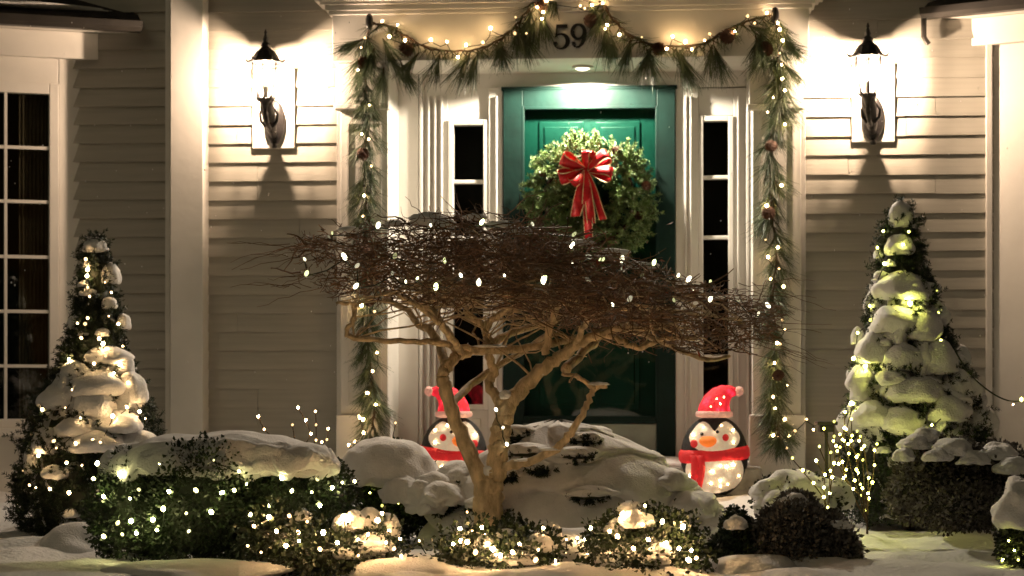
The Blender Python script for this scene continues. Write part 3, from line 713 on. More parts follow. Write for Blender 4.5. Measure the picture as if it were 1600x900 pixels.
# ------------------------------------------------------------------ lit penguins
def penguin(px, py_base, d, flip, label, rot):
    b0 = P(px, py_base, d); pr = thing('lit_penguin', label, 'penguin', b0, rot, 'lit penguin decorations by the door')
    A, B_, C_, zc = 0.180, 0.115, 0.218, 0.215
    def ybody(x, z, off=0.0):
        q = 1 - (x/(A*1.0))**2 - (abs((z-zc)/C_))**2.3
        return -B_*math.sqrt(max(q, 0.0)) - off
    bod = MB(); prof = [(math.cos(t)**0.87 if math.cos(t) > 0 else 0, math.sin(t)) for t in [R(-90 + 180*i/24) for i in range(25)]]
    bod.lathe([(max(0.004, A*r), zc + C_*z) for r, z in prof], n=32, sy=B_/A); bod.build('body', 'p_black', pr, True)
    def patch(name, outline, m, off, parent=pr, n=14):
        """A skin patch on the front of the body: outline is (x,z) points, filled from its centre."""
        mb = MB(); cx = sum(p[0] for p in outline)/len(outline); cz = sum(p[1] for p in outline)/len(outline); k = len(outline)
        for j in range(n+1):
            t = j/n
            for x, z in outline:
                X, Z = cx + (x-cx)*t, cz + (z-cz)*t
                mb.v.append((flip*X, ybody(X, Z, off*(1 - 0.95*t**6)), Z))
        for j in range(n):
            for i in range(k): mb.f.append((j*k+i, j*k+(i+1) % k, (j+1)*k+(i+1) % k, (j+1)*k+i))
        return mb.build(name, m, parent, True)
    heart = [(0.135*math.cos(R(a))*(1.0), 0.318 + (0.085*math.sin(R(a)) if a > 180 else 0.062*math.sin(R(a))) + (0.038*math.exp(-((abs(math.cos(R(a)))-0.5)/0.28)**2) - 0.030*math.exp(-(math.cos(R(a))/0.14)**2) if a <= 180 else 0)) for a in range(0, 360, 6)]
    fc = patch('face', heart, 'p_white', 0.008)
    patch('belly', [(0.155*math.cos(R(a)), 0.142 + 0.128*math.sin(R(a))) for a in range(0, 360, 8)], 'p_white', 0.006)
    for ex, ez in ((-0.068, 0.338), (0.014, 0.350)):
        MB().lathe([(0.001, -0.010), (0.008, -0.006), (0.010, 0), (0.008, 0.006), (0.001, 0.010)], (flip*ex, ybody(ex, ez, 0.012), ez), 10).build('eye', 'p_dark_eye', fc, True)
    for ex, ez in ((-0.108, 0.288), (0.058, 0.320)):
        patch('cheek', [(ex + 0.021*math.cos(R(a)), ez + 0.023*math.sin(R(a))) for a in range(0, 360, 20)], 'p_red', 0.014, fc, 4)
    bk = MB(); 
    for i, (r1, r2, yy) in enumerate(((0.048, 0.030, 0.0), (0.046, 0.030, -0.012), (0.032, 0.022, -0.032), (0.010, 0.008, -0.050))):
        bk.v += [(flip*(-0.036 + r1*math.cos(R(a))), ybody(-0.036, 0.295, 0.006) + yy, 0.297 + r2*math.sin(R(a)) + 0.006*abs(math.cos(R(a)))) for a in range(0, 360, 24)]
    k = 15
    for j in range(3): bk.f += [(j*k+i, j*k+(i+1) % k, (j+1)*k+(i+1) % k, (j+1)*k+i) for i in range(k)]
    bk.f.append(tuple(range(3*k, 4*k))); bk.build('beak', 'p_orange', fc, True)
    # scarf: flat band round the neck with two hanging tails
    sc = MB(); n = 40
    for j, (dz_, o_) in enumerate(((-0.036, 0.002), (-0.020, 0.011), (0.012, 0.012), (0.034, 0.003))):
        for i in range(n):
            a = 2*math.pi*i/n; z = 0.232 + dz_ + 0.02*math.cos(a)*flip*0.6 - 0.010*max(0, -math.sin(a))
            q = math.sqrt(max(0.05, 1 - (abs((z-zc)/C_))**2.3)); sc.v.append(((A*q + o_)*math.cos(a), (B_*q + o_)*math.sin(a), z))
    for j in range(3): sc.f += [(j*n+i, j*n+(i+1) % n, (j+1)*n+(i+1) % n, (j+1)*n+i) for i in range(n)]
    scf = sc.build('scarf', 'p_red', pr, True); md = scf.modifiers.new('thick', 'SOLIDIFY'); md.thickness = 0.006
    for x0, x1, zb_ in ((-0.128, -0.098, 0.062), (-0.094, -0.062, 0.052)):
        tl = MB()
        for j in range(9):
            z = 0.225 + (zb_-0.225)*j/8; xa, xb = x0 + 0.014*math.sin(j*.5)*0.5, x1 + 0.010*math.sin(j*.5)
            tl.v += [(flip*xa, ybody(xa, z, 0.012), z), (flip*(xa+xb)/2, ybody((xa+xb)/2, z, 0.020), z), (flip*xb, ybody(xb, z, 0.012), z)]
        for j in range(8): tl.f += [(3*j, 3*j+1, 3*j+4, 3*j+3), (3*j+1, 3*j+2, 3*j+5, 3*j+4)]
        t_ = tl.build('tail', 'p_red', scf, True); md = t_.modifiers.new('thick', 'SOLIDIFY'); md.thickness = 0.006
    # stocking hat leaning to one side
    path = [(0.00, 0.445, .088), (0.004, 0.475, .086), (0.014, 0.505, .078), (0.034, 0.535, .064), (0.062, 0.556, .048), (0.092, 0.566, .032), (0.118, 0.563, .020)]
    ht = MB(); n = 18
    for j, (x, z, r) in enumerate(path):
        pa, pb = path[max(0, j-1)], path[min(len(path)-1, j+1)]; tx, tz = pb[0]-pa[0], pb[1]-pa[1]; l = math.hypot(tx, tz); nx_, nz_ = tz/l, -tx/l
        for i in range(n):
            a = 2*math.pi*i/n; ht.v.append((flip*(x + nx_*r*math.cos(a)), r*0.85*math.sin(a), z + nz_*r*math.cos(a)))
    for j in range(len(path)-1): ht.f += [(j*n+i, j*n+(i+1) % n, (j+1)*n+(i+1) % n, (j+1)*n+i) for i in range(n)]
    ht.f.append(tuple((len(path)-1)*n+i for i in range(n)))
    hat = ht.build('hat', 'p_hat', pr, True)
    MB().lathe([(0.080, 0.424), (0.097, 0.430), (0.101, 0.442), (0.097, 0.456), (0.084, 0.460)], n=24, sy=0.85).build('hat_brim', 'p_pink', hat, True)
    v, f = blob_mesh((flip*0.132, 0, 0.566), (0.026, 0.026, 0.026), 4, 0.25, 3, 3, 2); mesh_np('pompom', v, f, 'p_pink', hat, True)
    for x, z in [(-0.13, 0.11), (-0.115, 0.335), (0.10, 0.36), (-0.06, 0.375), (0.03, 0.17), (0.065, 0.165), (0.10, 0.175), (-0.015, 0.14), (0.13, 0.115), (0.03, 0.09), (-0.02, 0.075), (0.07, 0.07), (0.03, 0.06), (-0.085, 0.05), (0.035, 0.385), (0.1, 0.295)]:
        inst('bulb', bulb_mesh('warm_bulb', 0.0055, 1.0), (flip*x, ybody(x, z, 0.009), z), pr)
    for x, z, y in ((0.03, 0.50, -.066), (-0.02, 0.485, -.07), (0.05, 0.535, -.05), (0.012, 0.525, -.058)):
        inst('bulb', bulb_mesh('warm_bulb', 0.0035, 1.0), (flip*x, y-.012, z), pr)
    MB().lathe([(0.10, 0.0), (0.11, 0.004), (0.10, 0.012)], n=16, sy=0.7).build('base', 'p_black', pr)
    return pr
penguin(1116, 776, 11.55, 1, 'lit penguin yard figure with hat leaning right, standing right of the door', R(-4))
penguin(709, 776, 11.55, -1, 'lit penguin yard figure partly hidden behind the bare tree trunk', R(2))

# ------------------------------------------------------------------ shrubs and snow
def px_ell(px, py, rx, rz, d, ry=None):
    s = d/F; return (tuple(P(px, py, d)), (rx*s, (ry or rx)*s, rz*s))
def surf_points(ell, n, depth=(0.72, 1.06), lump=0.16, freq=5.0, up=1.0):
    area = np.array([e[1][0]*e[1][2] + e[1][0]*e[1][1] for e in ell]); cnt = (area/area.sum()*n).astype(int) + 1
    pts, outs = [], []
    for (c, r), k in zip(ell, cnt):
        a = rng.normal(size=(k, 3)); a /= np.linalg.norm(a, axis=1, keepdims=True)
        lum = np.array([noise.noise(Vector((c[0], c[1], c[2]))*2 + Vector(q)*freq*0.6) + 0.5*noise.noise(Vector(q)*freq*1.7) for q in a])
        t = rng.uniform(*depth, (k, 1)) + lump*lum[:, None]
        p = np.array(c) + a*np.array(r)*t
        keep = np.ones(k, bool)
        for c2, r2 in ell:
            if c2 is c: continue
            keep &= (((p-np.array(c2))/np.array(r2))**2).sum(1) > 0.55
        pts.append(p[keep]); outs.append(a[keep])
    return np.concatenate(pts), np.concatenate(outs)
def leaf_part(parent, ell, n, size, m, name='leaves', **kw):
    p, o = surf_points(ell, n, **kw); v, f = leaves(p, size, 0.6, outward=o)
    return mesh_np(name, v, f, m, parent, kind='stuff', off=parent.location)
def core(parent, ell, m='leaf_dark', k=0.70):
    """The twiggy inside of a shrub, so that nothing shines through its middle; also the painted shade of snow hollows."""
    mb_v, mb_f, b = [], [], 0
    for i, (c, r) in enumerate(ell):
        v, f = blob_mesh(c, tuple(q*k for q in r), 40+i, 0.25, 2.5, 3, 2.0); mb_v.append(v); mb_f.append(f + b); b += len(v)
    return mesh_np('dark_core', np.concatenate(mb_v), np.concatenate(mb_f), m, parent, True, kind='stuff', off=parent.location)
def spruce_part(parent, ell_or_pts, n, L=0.05, m='spruce', nn=20, nlen=0.016, w=0.0016, name='needles'):
    p, o = ell_or_pts
    idx = rng.integers(0, len(p), n); base = p[idx]; d = o[idx] + rng.normal(size=(n, 3))*0.45 + np.array([0, -0.1, 0.15]); d /= np.linalg.norm(d, axis=1, keepdims=True)
    t = rng.random((n, nn, 1)); b = base[:, None, :] + d[:, None, :]*L*t
    q = rng.normal(size=(n, nn, 3)); q -= d[:, None, :]*(q*d[:, None, :]).sum(-1, keepdims=True); q /= np.linalg.norm(q, axis=-1, keepdims=True)
    v, f = needles(b.reshape(-1, 3), (d[:, None, :]*0.7 + q).reshape(-1, 3), (nlen*rng.uniform(0.7, 1.2, n*nn)), w)
    return mesh_np(name, v, f, m, parent, kind='stuff', off=parent.location)
def ground_at(px, d): x = (px-800)*d/F; return Vector((x, d-D, gz(x, d-D)))

def snow_shell(parent, prof, d, T=30, seed=1, bias=0.0, depth=1.0, thick=9, cols=150, step=2.2, swirl=0.0, k0=0.80, k1=0.22, until=9999):
    """Snow lying in uneven drooping tiers over a cone or mound: each tier swells downwards to a lip and tucks in under it; thin places sink among the needles."""
    py = np.array([q[0] for q in prof], float); hw = np.array([q[1] for q in prof], float); ax = np.array([q[2] for q in prof], float)
    ysr = np.arange(py[0], py[-1], step); sc = d/F; V = []; 
    for y in ysr:
        w = float(np.interp(y, py, hw)); a0 = float(np.interp(y, py, ax))
        for i in range(cols):
            th = 2*math.pi*i/cols; c, n_ = math.cos(th), math.sin(th)
            n1 = noise.noise(Vector((c*1.7, n_*1.7, y*0.010 + seed))); n2 = noise.noise(Vector((c*3.3, n_*3.3, y*0.019 + seed*2))); n3 = noise.noise(Vector((c*10, n_*10, y*0.06 + seed)))
            t = (y/T + 0.9*n1 + 0.30*n2 + swirl*th/(2*math.pi)) % 1.0
            b = math.sin(math.pi*t**1.3)**0.75
            cov = 0.5 + bias + 1.7*n2 + 0.9*n1 - max(0, y-until)/22; cov = 1.25*math.tanh(cov/1.0) if cov > 0 else max(-0.6, cov)
            r = w*k0 + (w*k1 + thick)*b*cov + 0.9*n3 - 5*(1-b)
            V.append(((a0-800 + r*c)*sc, d-D + r*depth*n_*sc, (600-y - 5*b*max(cov, 0) + 0.8*n3)*sc))
    nr = len(ysr); idx = np.arange(nr*cols).reshape(nr, cols); a = idx[:-1]; b2 = np.roll(idx, -1, 1)[:-1]; c2 = np.roll(idx, -1, 1)[1:]; d2 = idx[1:]
    f = np.stack([a, d2, c2, b2], -1).reshape(-1, 4)
    return mesh_np('snow_cover', V, f, 'snow', parent, True, off=parent.location)

# --- conical spruces
def conifer(label, px_axis, d, prof, n_sprigs, clumps, shell_from=500, bias=0.0, until=690):
    """prof: (py, half-width px, axis px) from tip to base."""
    base = ground_at(px_axis, d); T = thing('conical_spruce', label, 'spruce', base)
    s = d/F; py = np.array([q[0] for q in prof], float); hw = np.array([q[1] for q in prof], float); ax = np.array([q[2] for q in prof], float)
    n = 6000; y = rng.uniform(py[0], py[-1], n*3); w = np.interp(y, py, hw); keep = rng.random(n*3) < (w+8)/(hw.max()+8); y = y[keep]; w = w[keep]; a = rng.uniform(0, 2*np.pi, len(y))
    lum = np.array([noise.noise(Vector((math.cos(t)*2.2, math.sin(t)*2.2, q*0.03 + px_axis))) for t, q in zip(a, y)])
    rr = np.maximum(2, w-4)*(0.78 + 0.2*rng.random(len(y)) + 0.25*lum); X = (np.interp(y, py, ax) - 800)*s + rr*s*np.cos(a); Y = d - D + rr*s*np.sin(a); Z = (600-y)*s
    p = np.stack([X, Y, Z], 1); o = np.stack([np.cos(a), np.sin(a), np.full(len(y), 0.25)], 1)
    spruce_part(T, (p, o), n_sprigs, 0.038, 'spruce', 20, 0.017, 0.0022)
    q_ = rng.integers(0, len(p), 1500); spruce_part(T, (p[q_] + o[q_]*np.array([0.028, 0.028, 0]), o[q_]), 900, 0.045, 'spruce', 20, 0.016, 0.0022, 'branch_tips')
    snow_shell(T, [q for q in prof if q[0] >= shell_from], d, 66, px_axis*0.37, bias, thick=13, swirl=1.0, until=until)
    # dark inside and trunk
    mb = MB(); k = 18
    for q in prof:
        mb.v += [((q[2]-800)*s + q[1]*0.72*s*math.cos(2*math.pi*i/k), d-D + q[1]*0.72*s*math.sin(2*math.pi*i/k), (600-q[0])*s) for i in range(k)]
    for j in range(len(prof)-1): mb.f += [(j*k+i, j*k+(i+1) % k, (j+1)*k+(i+1) % k, (j+1)*k+i) for i in range(k)]
    mb.build('dark_core', 'leaf_dark', T, True, off=base)
    MB().tube([base - Vector((0, 0, .03)), P(prof[0][2], prof[0][0]+30, d)], [0.035, 0.006], 8).build('trunk', 'stem', T, True, off=base)
    for c in clumps:
        cx, cyy, rx, rz = c[:4]; w = float(np.interp(cyy, py, hw)); axp = float(np.interp(cyy, py, ax))
        off = min(1.0, abs(cx-axp)/max(w, 1)); dep = d - math.sqrt(max(0, 1-off*off))*max(0, w - rx*0.45)*s if len(c) < 5 else d + c[4]
        blob_px(T, cx, cyy, rx*0.86, rz*0.92, dep-.012, ry=rx*0.8, amp=0.20, freq=1.2, flat=0.62, droop=0.30, sub=4, fine=.03)
    for i in range(22):                                   # small tufts of snow caught on the branch tips
        yy = random.uniform(py[0]+60, py[-1]-40); w = float(np.interp(yy, py, hw)); axp = float(np.interp(yy, py, ax)); a = random.uniform(-2.7, -0.4)
        c = P(axp + w*0.92*math.cos(a), yy, d + w*0.92*s*math.sin(a)); rr_ = random.uniform(6, 15)*s; SEED[0] += 1
        v, f = blob_mesh(c, (rr_, rr_, rr_*0.55), SEED[0], 0.4, 1.8, 3, 0.5, 0.3); mesh_np('snow_tuft', v, f, 'snow', T, True, off=base)
    def at(px, pyy):
        w = float(np.interp(pyy, py, hw)); axp = float(np.interp(pyy, py, ax)); off = min(0.98, abs(px-axp)/max(w, 1))
        return P(px, pyy, d - w*s*math.sqrt(1-off*off)*1.08 - 0.05)
    return T, at
T1, at1 = conifer('snowy cone shaped spruce with lights in front of the left bay window', 145, 10.5,
    [(368, 4, 148), (385, 17, 148), (440, 23, 150), (490, 34, 152), (530, 40, 150), (570, 58, 148), (620, 84, 145), (680, 104, 142), (740, 112, 138), (800, 112, 134), (845, 100, 130)], 3800,
    [(149, 384, 24, 15, 0), (173, 428, 19, 20), (171, 474, 15, 11), (193, 503, 15, 15), (119, 500, 10, 10), (112, 506, 9, 11), (168, 556, 44, 17), (190, 570, 26, 22), (118, 582, 30, 22), (150, 600, 66, 26), (95, 622, 44, 24), (205, 608, 30, 30), (146, 632, 40, 26), (185, 660, 46, 22), (120, 668, 42, 20), (70, 690, 26, 26), (150, 690, 62, 22), (215, 690, 36, 22), (85, 738, 24, 14), (48, 720, 14, 30), (135, 412, 8, 7), (140, 455, 10, 6), (160, 520, 14, 8)], 560, -0.12, 685)
px_l1 = [(134,405),(137,421),(136,431),(164,441),(137,449),(174,457),(140,463),(133,506),(170,494),(185,506),(121,505),(137,497),(161,537),(155,529),(127,528),(192,541),(108,562),(147,568),(178,583),(188,570),(82,627),(102,637),(126,653),(176,650),(198,636),(218,643),(227,654),(113,610),(49,679),(84,689),(88,700),(118,692),(129,691),(145,687),(157,691),(128,727),(56,762),(78,764),(108,770),(28,787),(46,758),(104,723),(66,640),(200,598),(60,712),(36,735)]
light_string('warm lights wound round the left cone shaped spruce', [at1(*q) for q in px_l1], 'warm_bulb', 0.0068, 1.2, 0.03, 0.35)
T2, at2 = conifer('tall snow laden cone shaped spruce right of the door', 1420, 10.7,
    [(312, 4, 1408), (350, 21, 1408), (400, 34, 1408), (440, 46, 1410), (480, 54, 1413), (530, 68, 1418), (590, 90, 1424), (640, 104, 1430), (700, 110, 1430), (770, 108, 1425), (815, 96, 1420)], 3800,
    [(1408, 336, 24, 26, 0), (1405, 384, 28, 20), (1372, 398, 9, 9), (1411, 448, 54, 28), (1400, 500, 46, 26), (1440, 510, 40, 30), (1365, 545, 34, 30), (1345, 590, 26, 22), (1460, 560, 46, 34), (1410, 560, 40, 26), (1495, 600, 30, 26), (1430, 610, 56, 26), (1365, 648, 38, 24), (1480, 640, 44, 26), (1345, 610, 20, 22), (1530, 655, 34, 24), (1410, 655, 40, 20), (1340, 525, 14, 16), (1502, 560, 18, 24), (1395, 590, 30, 16)], 440, -0.02, 672)
px_l2 = [(1380,361),(1371,387),(1382,412),(1411,382),(1464,454),(1422,474),(1359,478),(1360,500),(1466,490),(1476,570),(1512,612),(1508,622),(1496,628),(1334,560),(1330,630),(1470,532),(1420,362),(1340,520),(1456,664),(1404,698),(1370,694),(1515,585),(1352,572)]
light_string('lemon lights wound round the tall right hand spruce', [at2(*q) for q in px_l2], 'green_bulb', 0.008, 1.2, 0.03, 0.4)

# --- clipped hedge, left foreground
def shrub(name, label, ell, n, size, m, cat='shrub', core_k=0.70, **kw):
    c = ell[0][0]; b = Vector((sum(e[0][0] for e in ell)/len(ell), sum(e[0][1] for e in ell)/len(ell), 0)); b.z = gz(b.x, b.y)
    S = thing(name, label, cat, b); leaf_part(S, ell, n, size, m, **kw); core(S, ell, k=core_k); return S
hd = 9.1
hedge_e = [px_ell(225, 800, 88, 100, hd), px_ell(320, 795, 100, 108, hd-0.1), px_ell(420, 800, 98, 100, hd), px_ell(490, 790, 70, 80, hd+0.15)]
hedge = shrub('clipped_hedge', 'broad dark hedge under a thick snow cap, left foreground', hedge_e, 30000, 0.021, 'leaf_box', 'hedge', depth=(0.8, 1.04), lump=0.12)
def big_cap(parent, px, py, rx, rz, d, ry, hem=0.16, lum=0.14, seed=1, sub=6, hf=5.0):
    """A thick continuous snow cap: rounded rim, soft bumps on top, a scalloped drooping hem."""
    v, f = icos(sub); sc = d/F; o = np.empty_like(v); c = P(px, py, d)
    for i, p in enumerate(v):
        x, y, z = p; ang = math.atan2(y, x)
        h = math.hypot(x, y); q = Vector((x*2.2, y*2.2, seed))
        sq = 1/max(abs(math.cos(ang))**2.6 + abs(math.sin(ang))**2.6, 1e-6)**(1/2.6)
        k = sq*(1 + 0.05*noise.noise(Vector((math.cos(ang)*3, math.sin(ang)*3, seed))))
        zz = max(z, 0)**0.8 if z > 0 else -abs(z)**1.2*0.35
        zz += lum*(noise.noise(q) + 0.6*noise.noise(q*2.1))*(0.3+0.7*max(0, z)) + 0.012*noise.noise(q*6)
        e_ = min(1, max(0, (h-0.5)/0.5)); e_ = e_*e_*(3-2*e_)
        zz -= e_*(0.20 + hem*2.4*noise.noise(Vector((x*hf*0.8, y*hf*0.8, seed*2.7))) + hem*1.1*noise.noise(Vector((x*hf*1.9, y*hf*1.9, seed*1.7))))
        o[i] = (x*k*rx*sc, y*k*ry*sc, zz*rz*sc)
    return mesh_np('snow_cap', o + np.array(c), f, 'snow', parent, True, off=parent.location)
big_cap(hedge, 345, 726, 186, 50, hd+.05, 110, 0.17, 0.17, 3, hf=6.0)
big_cap(hedge, 470, 722, 60, 30, hd-.06, 70, 0.2, 0.12, 5, 5)
px_h = [(152,724),(146,748),(187,741),(218,722),(217,765),(203,779),(162,776),(264,768),(306,766),(347,770),(334,719),(374,737),(385,756),(205,814),(239,812),(184,817),(213,833),(162,838),(191,835),(245,828),(295,830),(291,802),(249,726),(373,736),(496,749),(519,762),(535,754),(554,752),(487,769),(456,767),(391,804),(366,766),(440,748),(330,800),(255,795),(500,790),(420,790)]
light_string('cool white lights scattered over the front of the dark hedge', [front_on(x, y, hedge_e, hd-.3, 0.02) for x, y in px_h], 'hedge_bulb', 0.0072, 1.3, 0.03, 0.4)

# --- rounded snowy shrubs behind
def snowy_shrub(label, ell, n, size, m, clumps, name='snowy_shrub', **bk):
    S = shrub(name, label, ell, n, size, m)
    kw = dict(amp=0.25, freq=2.0, flat=0.5, droop=0.3); kw.update(bk)
    for c in clumps: blob_px(S, c[0], c[1], c[2], c[3], c[4], ry=c[2]*0.85, **kw)
    return S
md_e = [px_ell(605, 770, 78, 78, 9.9), px_ell(560, 775, 40, 55, 9.8), px_ell(650, 780, 45, 60, 9.8)]
mid = snowy_shrub('rounded shrub under a smooth snow dome between hedge and maple', md_e, 9000, 0.022, 'leaf_box', [(655, 775, 26, 24, 9.5), (628, 768, 34, 24, 9.55)])
big_cap(mid, 606, 740, 80, 56, 9.8, 80, 0.10, 0.10, 7, 5, 3.0)
light_string('lemon lights on the snow domed shrub behind the hedge', [front_on(x, y, md_e, 9.6, 0.03) for x, y in ((535,752),(554,750),(639,758),(597,790),(578,770),(622,785),(612,707))], 'green_bulb', 0.0068, 1.2, 0.03, 0.5)

jd = 9.75
jun_e = [px_ell(868, 765, 150, 85, jd, 80), px_ell(980, 785, 110, 55, jd, 80), px_ell(750, 785, 80, 45, jd, 70)]
jb = ground_at(890, jd); jun = thing('spreading_juniper', 'wide spreading juniper buried under layered snow behind the maple trunk', 'juniper', jb)
pj, oj = surf_points(jun_e, 9000, (0.74, 0.90), 0.1); spruce_part(jun, (pj, oj), 700, 0.06, 'spruce', 16, 0.018, 0.0022)
core(jun, jun_e, 'leaf_dark', 0.72)
snow_shell(jun, [(655, 12, 872), (662, 52, 874), (680, 92, 878), (705, 138, 884), (735, 178, 888), (765, 210, 890), (795, 234, 892), (825, 246, 893), (850, 250, 893)], jd, 52, 4.4, 0.55, 0.72, 13, 260, 1.8, 0.0, 0.90, 0.05)
for c in ((1010, 716, 34, 16, 9.75), (1045, 748, 40, 20, 9.6), (1085, 786, 46, 24, 9.5), (1118, 806, 26, 18, 9.45), (718, 738, 44, 20, 9.7), (678, 754, 38, 20, 9.6), (690, 770, 44, 20, 9.5), (668, 785, 30, 20, 9.5), (925, 676, 34, 14, 9.9)):
    blob_px(jun, c[0], c[1]+2, c[2], c[3], c[4], ry=c[2]*1.2, amp=0.24, freq=1.8, flat=0.4, droop=0.38, fine=0.04)
for gx, gy, rx, rz, d in ((810,682,22,7,9.62),(824,708,30,6,9.45),(845,733,18,5,9.32),(905,712,28,5,9.5),(797,747,14,6,9.25),(920,775,32,6,9.12),(710,760,26,8,9.2),(915,688,20,4,9.65),(760,795,30,8,9.05),(690,792,26,9,9.1)):
    jy = [655, 662, 680, 705, 735, 765, 795, 825]; w_ = float(np.interp(gy, jy, [12, 52, 92, 138, 178, 210, 234, 246])); c_ = float(np.interp(gy, jy, [872, 874, 878, 884, 888, 890, 892, 893]))
    of = min(0.96, abs(gx-c_)/w_); dj = jd - w_*0.72*0.98*math.sqrt(1-of*of)*jd/F
    e_ = [px_ell(gx, gy+2, rx, rz*0.9, dj, rx*0.35)]; q_ = surf_points(e_, 300, (0.5, 1.0), 0.25)      # dark sprays over a dark lens painting the hollow's shade, under a snow lip
    spruce_part(jun, q_, 44, 0.022, 'spruce', 20, 0.014, 0.0024, 'spray'); core(jun, [(q[0], (q[1][0], q[1][1], q[1][2]*0.9)) for q in e_], 'leaf_dark', 0.8)
    blob_px(jun, gx + random.uniform(-6, 6), gy - rz*1.25, rx*1.35, max(9, rz*1.35), dj+.03, ry=rx*0.8, amp=0.22, freq=1.5, flat=0.5, droop=0.45, fine=.03)

# --- low boxwood bushes with warm lights along the front
def warm_bush(label, ell, n, clumps, bulbs, lab2, m='leaf_box'):
    ell = [((q[0][0], q[0][1], q[0][2]-0.02), (q[1][0]*0.95, q[1][1], q[1][2]*0.84)) for q in ell]
    S = shrub('boxwood_bush', label, ell, int(n*0.55), 0.027, m, lump=0.75, freq=7.0, depth=(0.62, 1.12), core_k=0.5)
    for c in clumps:
        for _ in range(2): blob_px(S, c[0] + random.uniform(-8, 8), c[1] + random.uniform(-5, 5), c[2]*random.uniform(.7, 1.1), c[3]*random.uniform(.7, 1.05), c[4] + random.uniform(.0, .06), ry=c[2]*0.85, amp=0.26, freq=1.4, flat=0.6, droop=0.3, sub=4, fine=.03)
    leaf_part(S, [(q[0], tuple(k*1.08 for k in q[1])) for q in ell], n//5, 0.02, m, 'sprays', lump=0.5, depth=(0.9, 1.2))
    light_string(lab2, [front_on(x, y, ell, ell[0][0][1]+D-.1, random.choice((0.02, 0.05, 0.09))) for x, y in bulbs], 'front_bulb', 0.0078, 1.25, 0.02, 0.3)
    return S
fd = 8.6
e = [px_ell(425, 835, 52, 55, fd), px_ell(500, 860, 60, 48, fd-.1), px_ell(570, 850, 56, 48, fd), px_ell(470, 830, 60, 40, fd+.15)]
warm_bush('lit boxwood bush with snow clumps at the right foot of the hedge', e, 9000, [(545, 815, 22, 20, fd-.1), (575, 812, 26, 18, fd), (605, 822, 22, 22, fd), (585, 852, 34, 20, fd-.10), (448, 842, 24, 14, fd-.06), (540, 860, 32, 14, fd-.12), (470, 805, 16, 12, fd)],
  [(397,822),(432,830),(466,832),(467,845),(387,853),(408,863),(447,853),(553,824),(527,848),(559,843),(590,813),(608,830),(615,857),(627,869),(480,815),(505,832),(420,808),(452,806),(597,802),(575,835),(537,808),(500,858),(560,868),(603,848)], 'warm lights in the boxwood bush at the right foot of the hedge')
e = [px_ell(745, 850, 50, 46, fd), px_ell(790, 860, 60, 40, fd-.1), px_ell(835, 850, 38, 34, fd), px_ell(720, 870, 44, 40, fd-.1), px_ell(800, 825, 26, 26, fd+.1)]
warm_bush('lit boxwood bush at the base of the maple trunk', e, 8000, [(845, 838, 30, 24, fd+.1), (770, 870, 34, 12, fd-.14), (795, 842, 24, 13, fd-.06), (846, 848, 28, 17, fd-.12), (752, 846, 20, 13, fd-.16), (815, 874, 24, 10, fd-.22)],
  [(719,826),(753,824),(757,837),(730,847),(743,863),(782,868),(801,863),(841,859),(837,875),(840,886),(868,876),(849,825),(720,845),(770,858),(730,800),(775,866),(738,830),(762,850),(812,850),(708,850)], 'warm lights in the boxwood bush at the maple base')
e = [px_ell(1000, 830, 46, 48, fd), px_ell(960, 835, 42, 40, fd), px_ell(1040, 835, 50, 50, fd-.05), px_ell(980, 870, 60, 36, fd-.15), px_ell(1060, 865, 44, 42, fd-.1)]
warm_bush('lit boxwood bush with leafy sprays right of the maple trunk', e, 8500, [(985, 800, 24, 18, fd), (970, 866, 44, 17, fd-.10), (1038, 872, 34, 18, fd-.10), (1020, 846, 24, 12, fd-.10), (962, 824, 20, 12, fd-.08), (988, 812, 26, 15, fd-.14), (1032, 866, 30, 15, fd-.22), (955, 872, 26, 12, fd-.2)],
  [(923,825),(973,803),(983,819),(1008,790),(1013,843),(990,857),(1020,859),(1061,857),(1067,823),(1080,860),(1088,872),(953,830),(965,838),(1035,815),(1076,875),(1004,820),(1040,850)], 'warm lights in the leafy bush right of the maple trunk')
light_string('loose loop of warm lights lying on the snow right of the maple', [P(x, y, 8.75) for x, y in ((872,846),(885,843),(892,858),(902,841),(914,843),(885,864),(918,866),(908,858))], 'warm_bulb', 0.0052, 1.25, -0.005, 0.4)
light_string('loose loop of warm lights on the snow left of the maple', [P(x, y, 8.85) for x, y in ((600,834),(625,842),(640,860),(655,845),(668,870))], 'warm_bulb', 0.0052, 1.25, -0.005, 0.4)

# --- dark, frosted bushes on the right
e = [px_ell(1240, 845, 62, 62, 8.8), px_ell(1290, 855, 46, 52, 8.8), px_ell(1205, 850, 38, 42, 8.75), px_ell(1245, 800, 34, 32, 8.9), px_ell(1315, 870, 30, 40, 8.75)]
snowy_shrub('dark frosted bush without lights, right foreground', e, 15000, 0.022, 'leaf_frost', [(1240, 782, 22, 12, 8.85), (1310, 820, 20, 8, 8.75)], 'frosted_bush')
e = [px_ell(1150, 830, 24, 36, 8.8), px_ell(1160, 850, 34, 26, 8.75), px_ell(1135, 855, 26, 20, 8.8)]
snowy_shrub('small leafy sprig bush with one snowball, beside the frosted bush', e, 3500, 0.022, 'leaf_box', [(1150, 818, 18, 12, 8.65)], 'small_bush')
e = [px_ell(1470, 755, 70, 70, 9.7), px_ell(1530, 760, 68, 62, 9.7), px_ell(1432, 775, 46, 44, 9.65), px_ell(1570, 750, 46, 56, 9.8), px_ell(1490, 790, 90, 36, 9.6), px_ell(1445, 705, 30, 24, 9.65), px_ell(1500, 712, 30, 26, 9.6), px_ell(1558, 715, 30, 24, 9.7)]
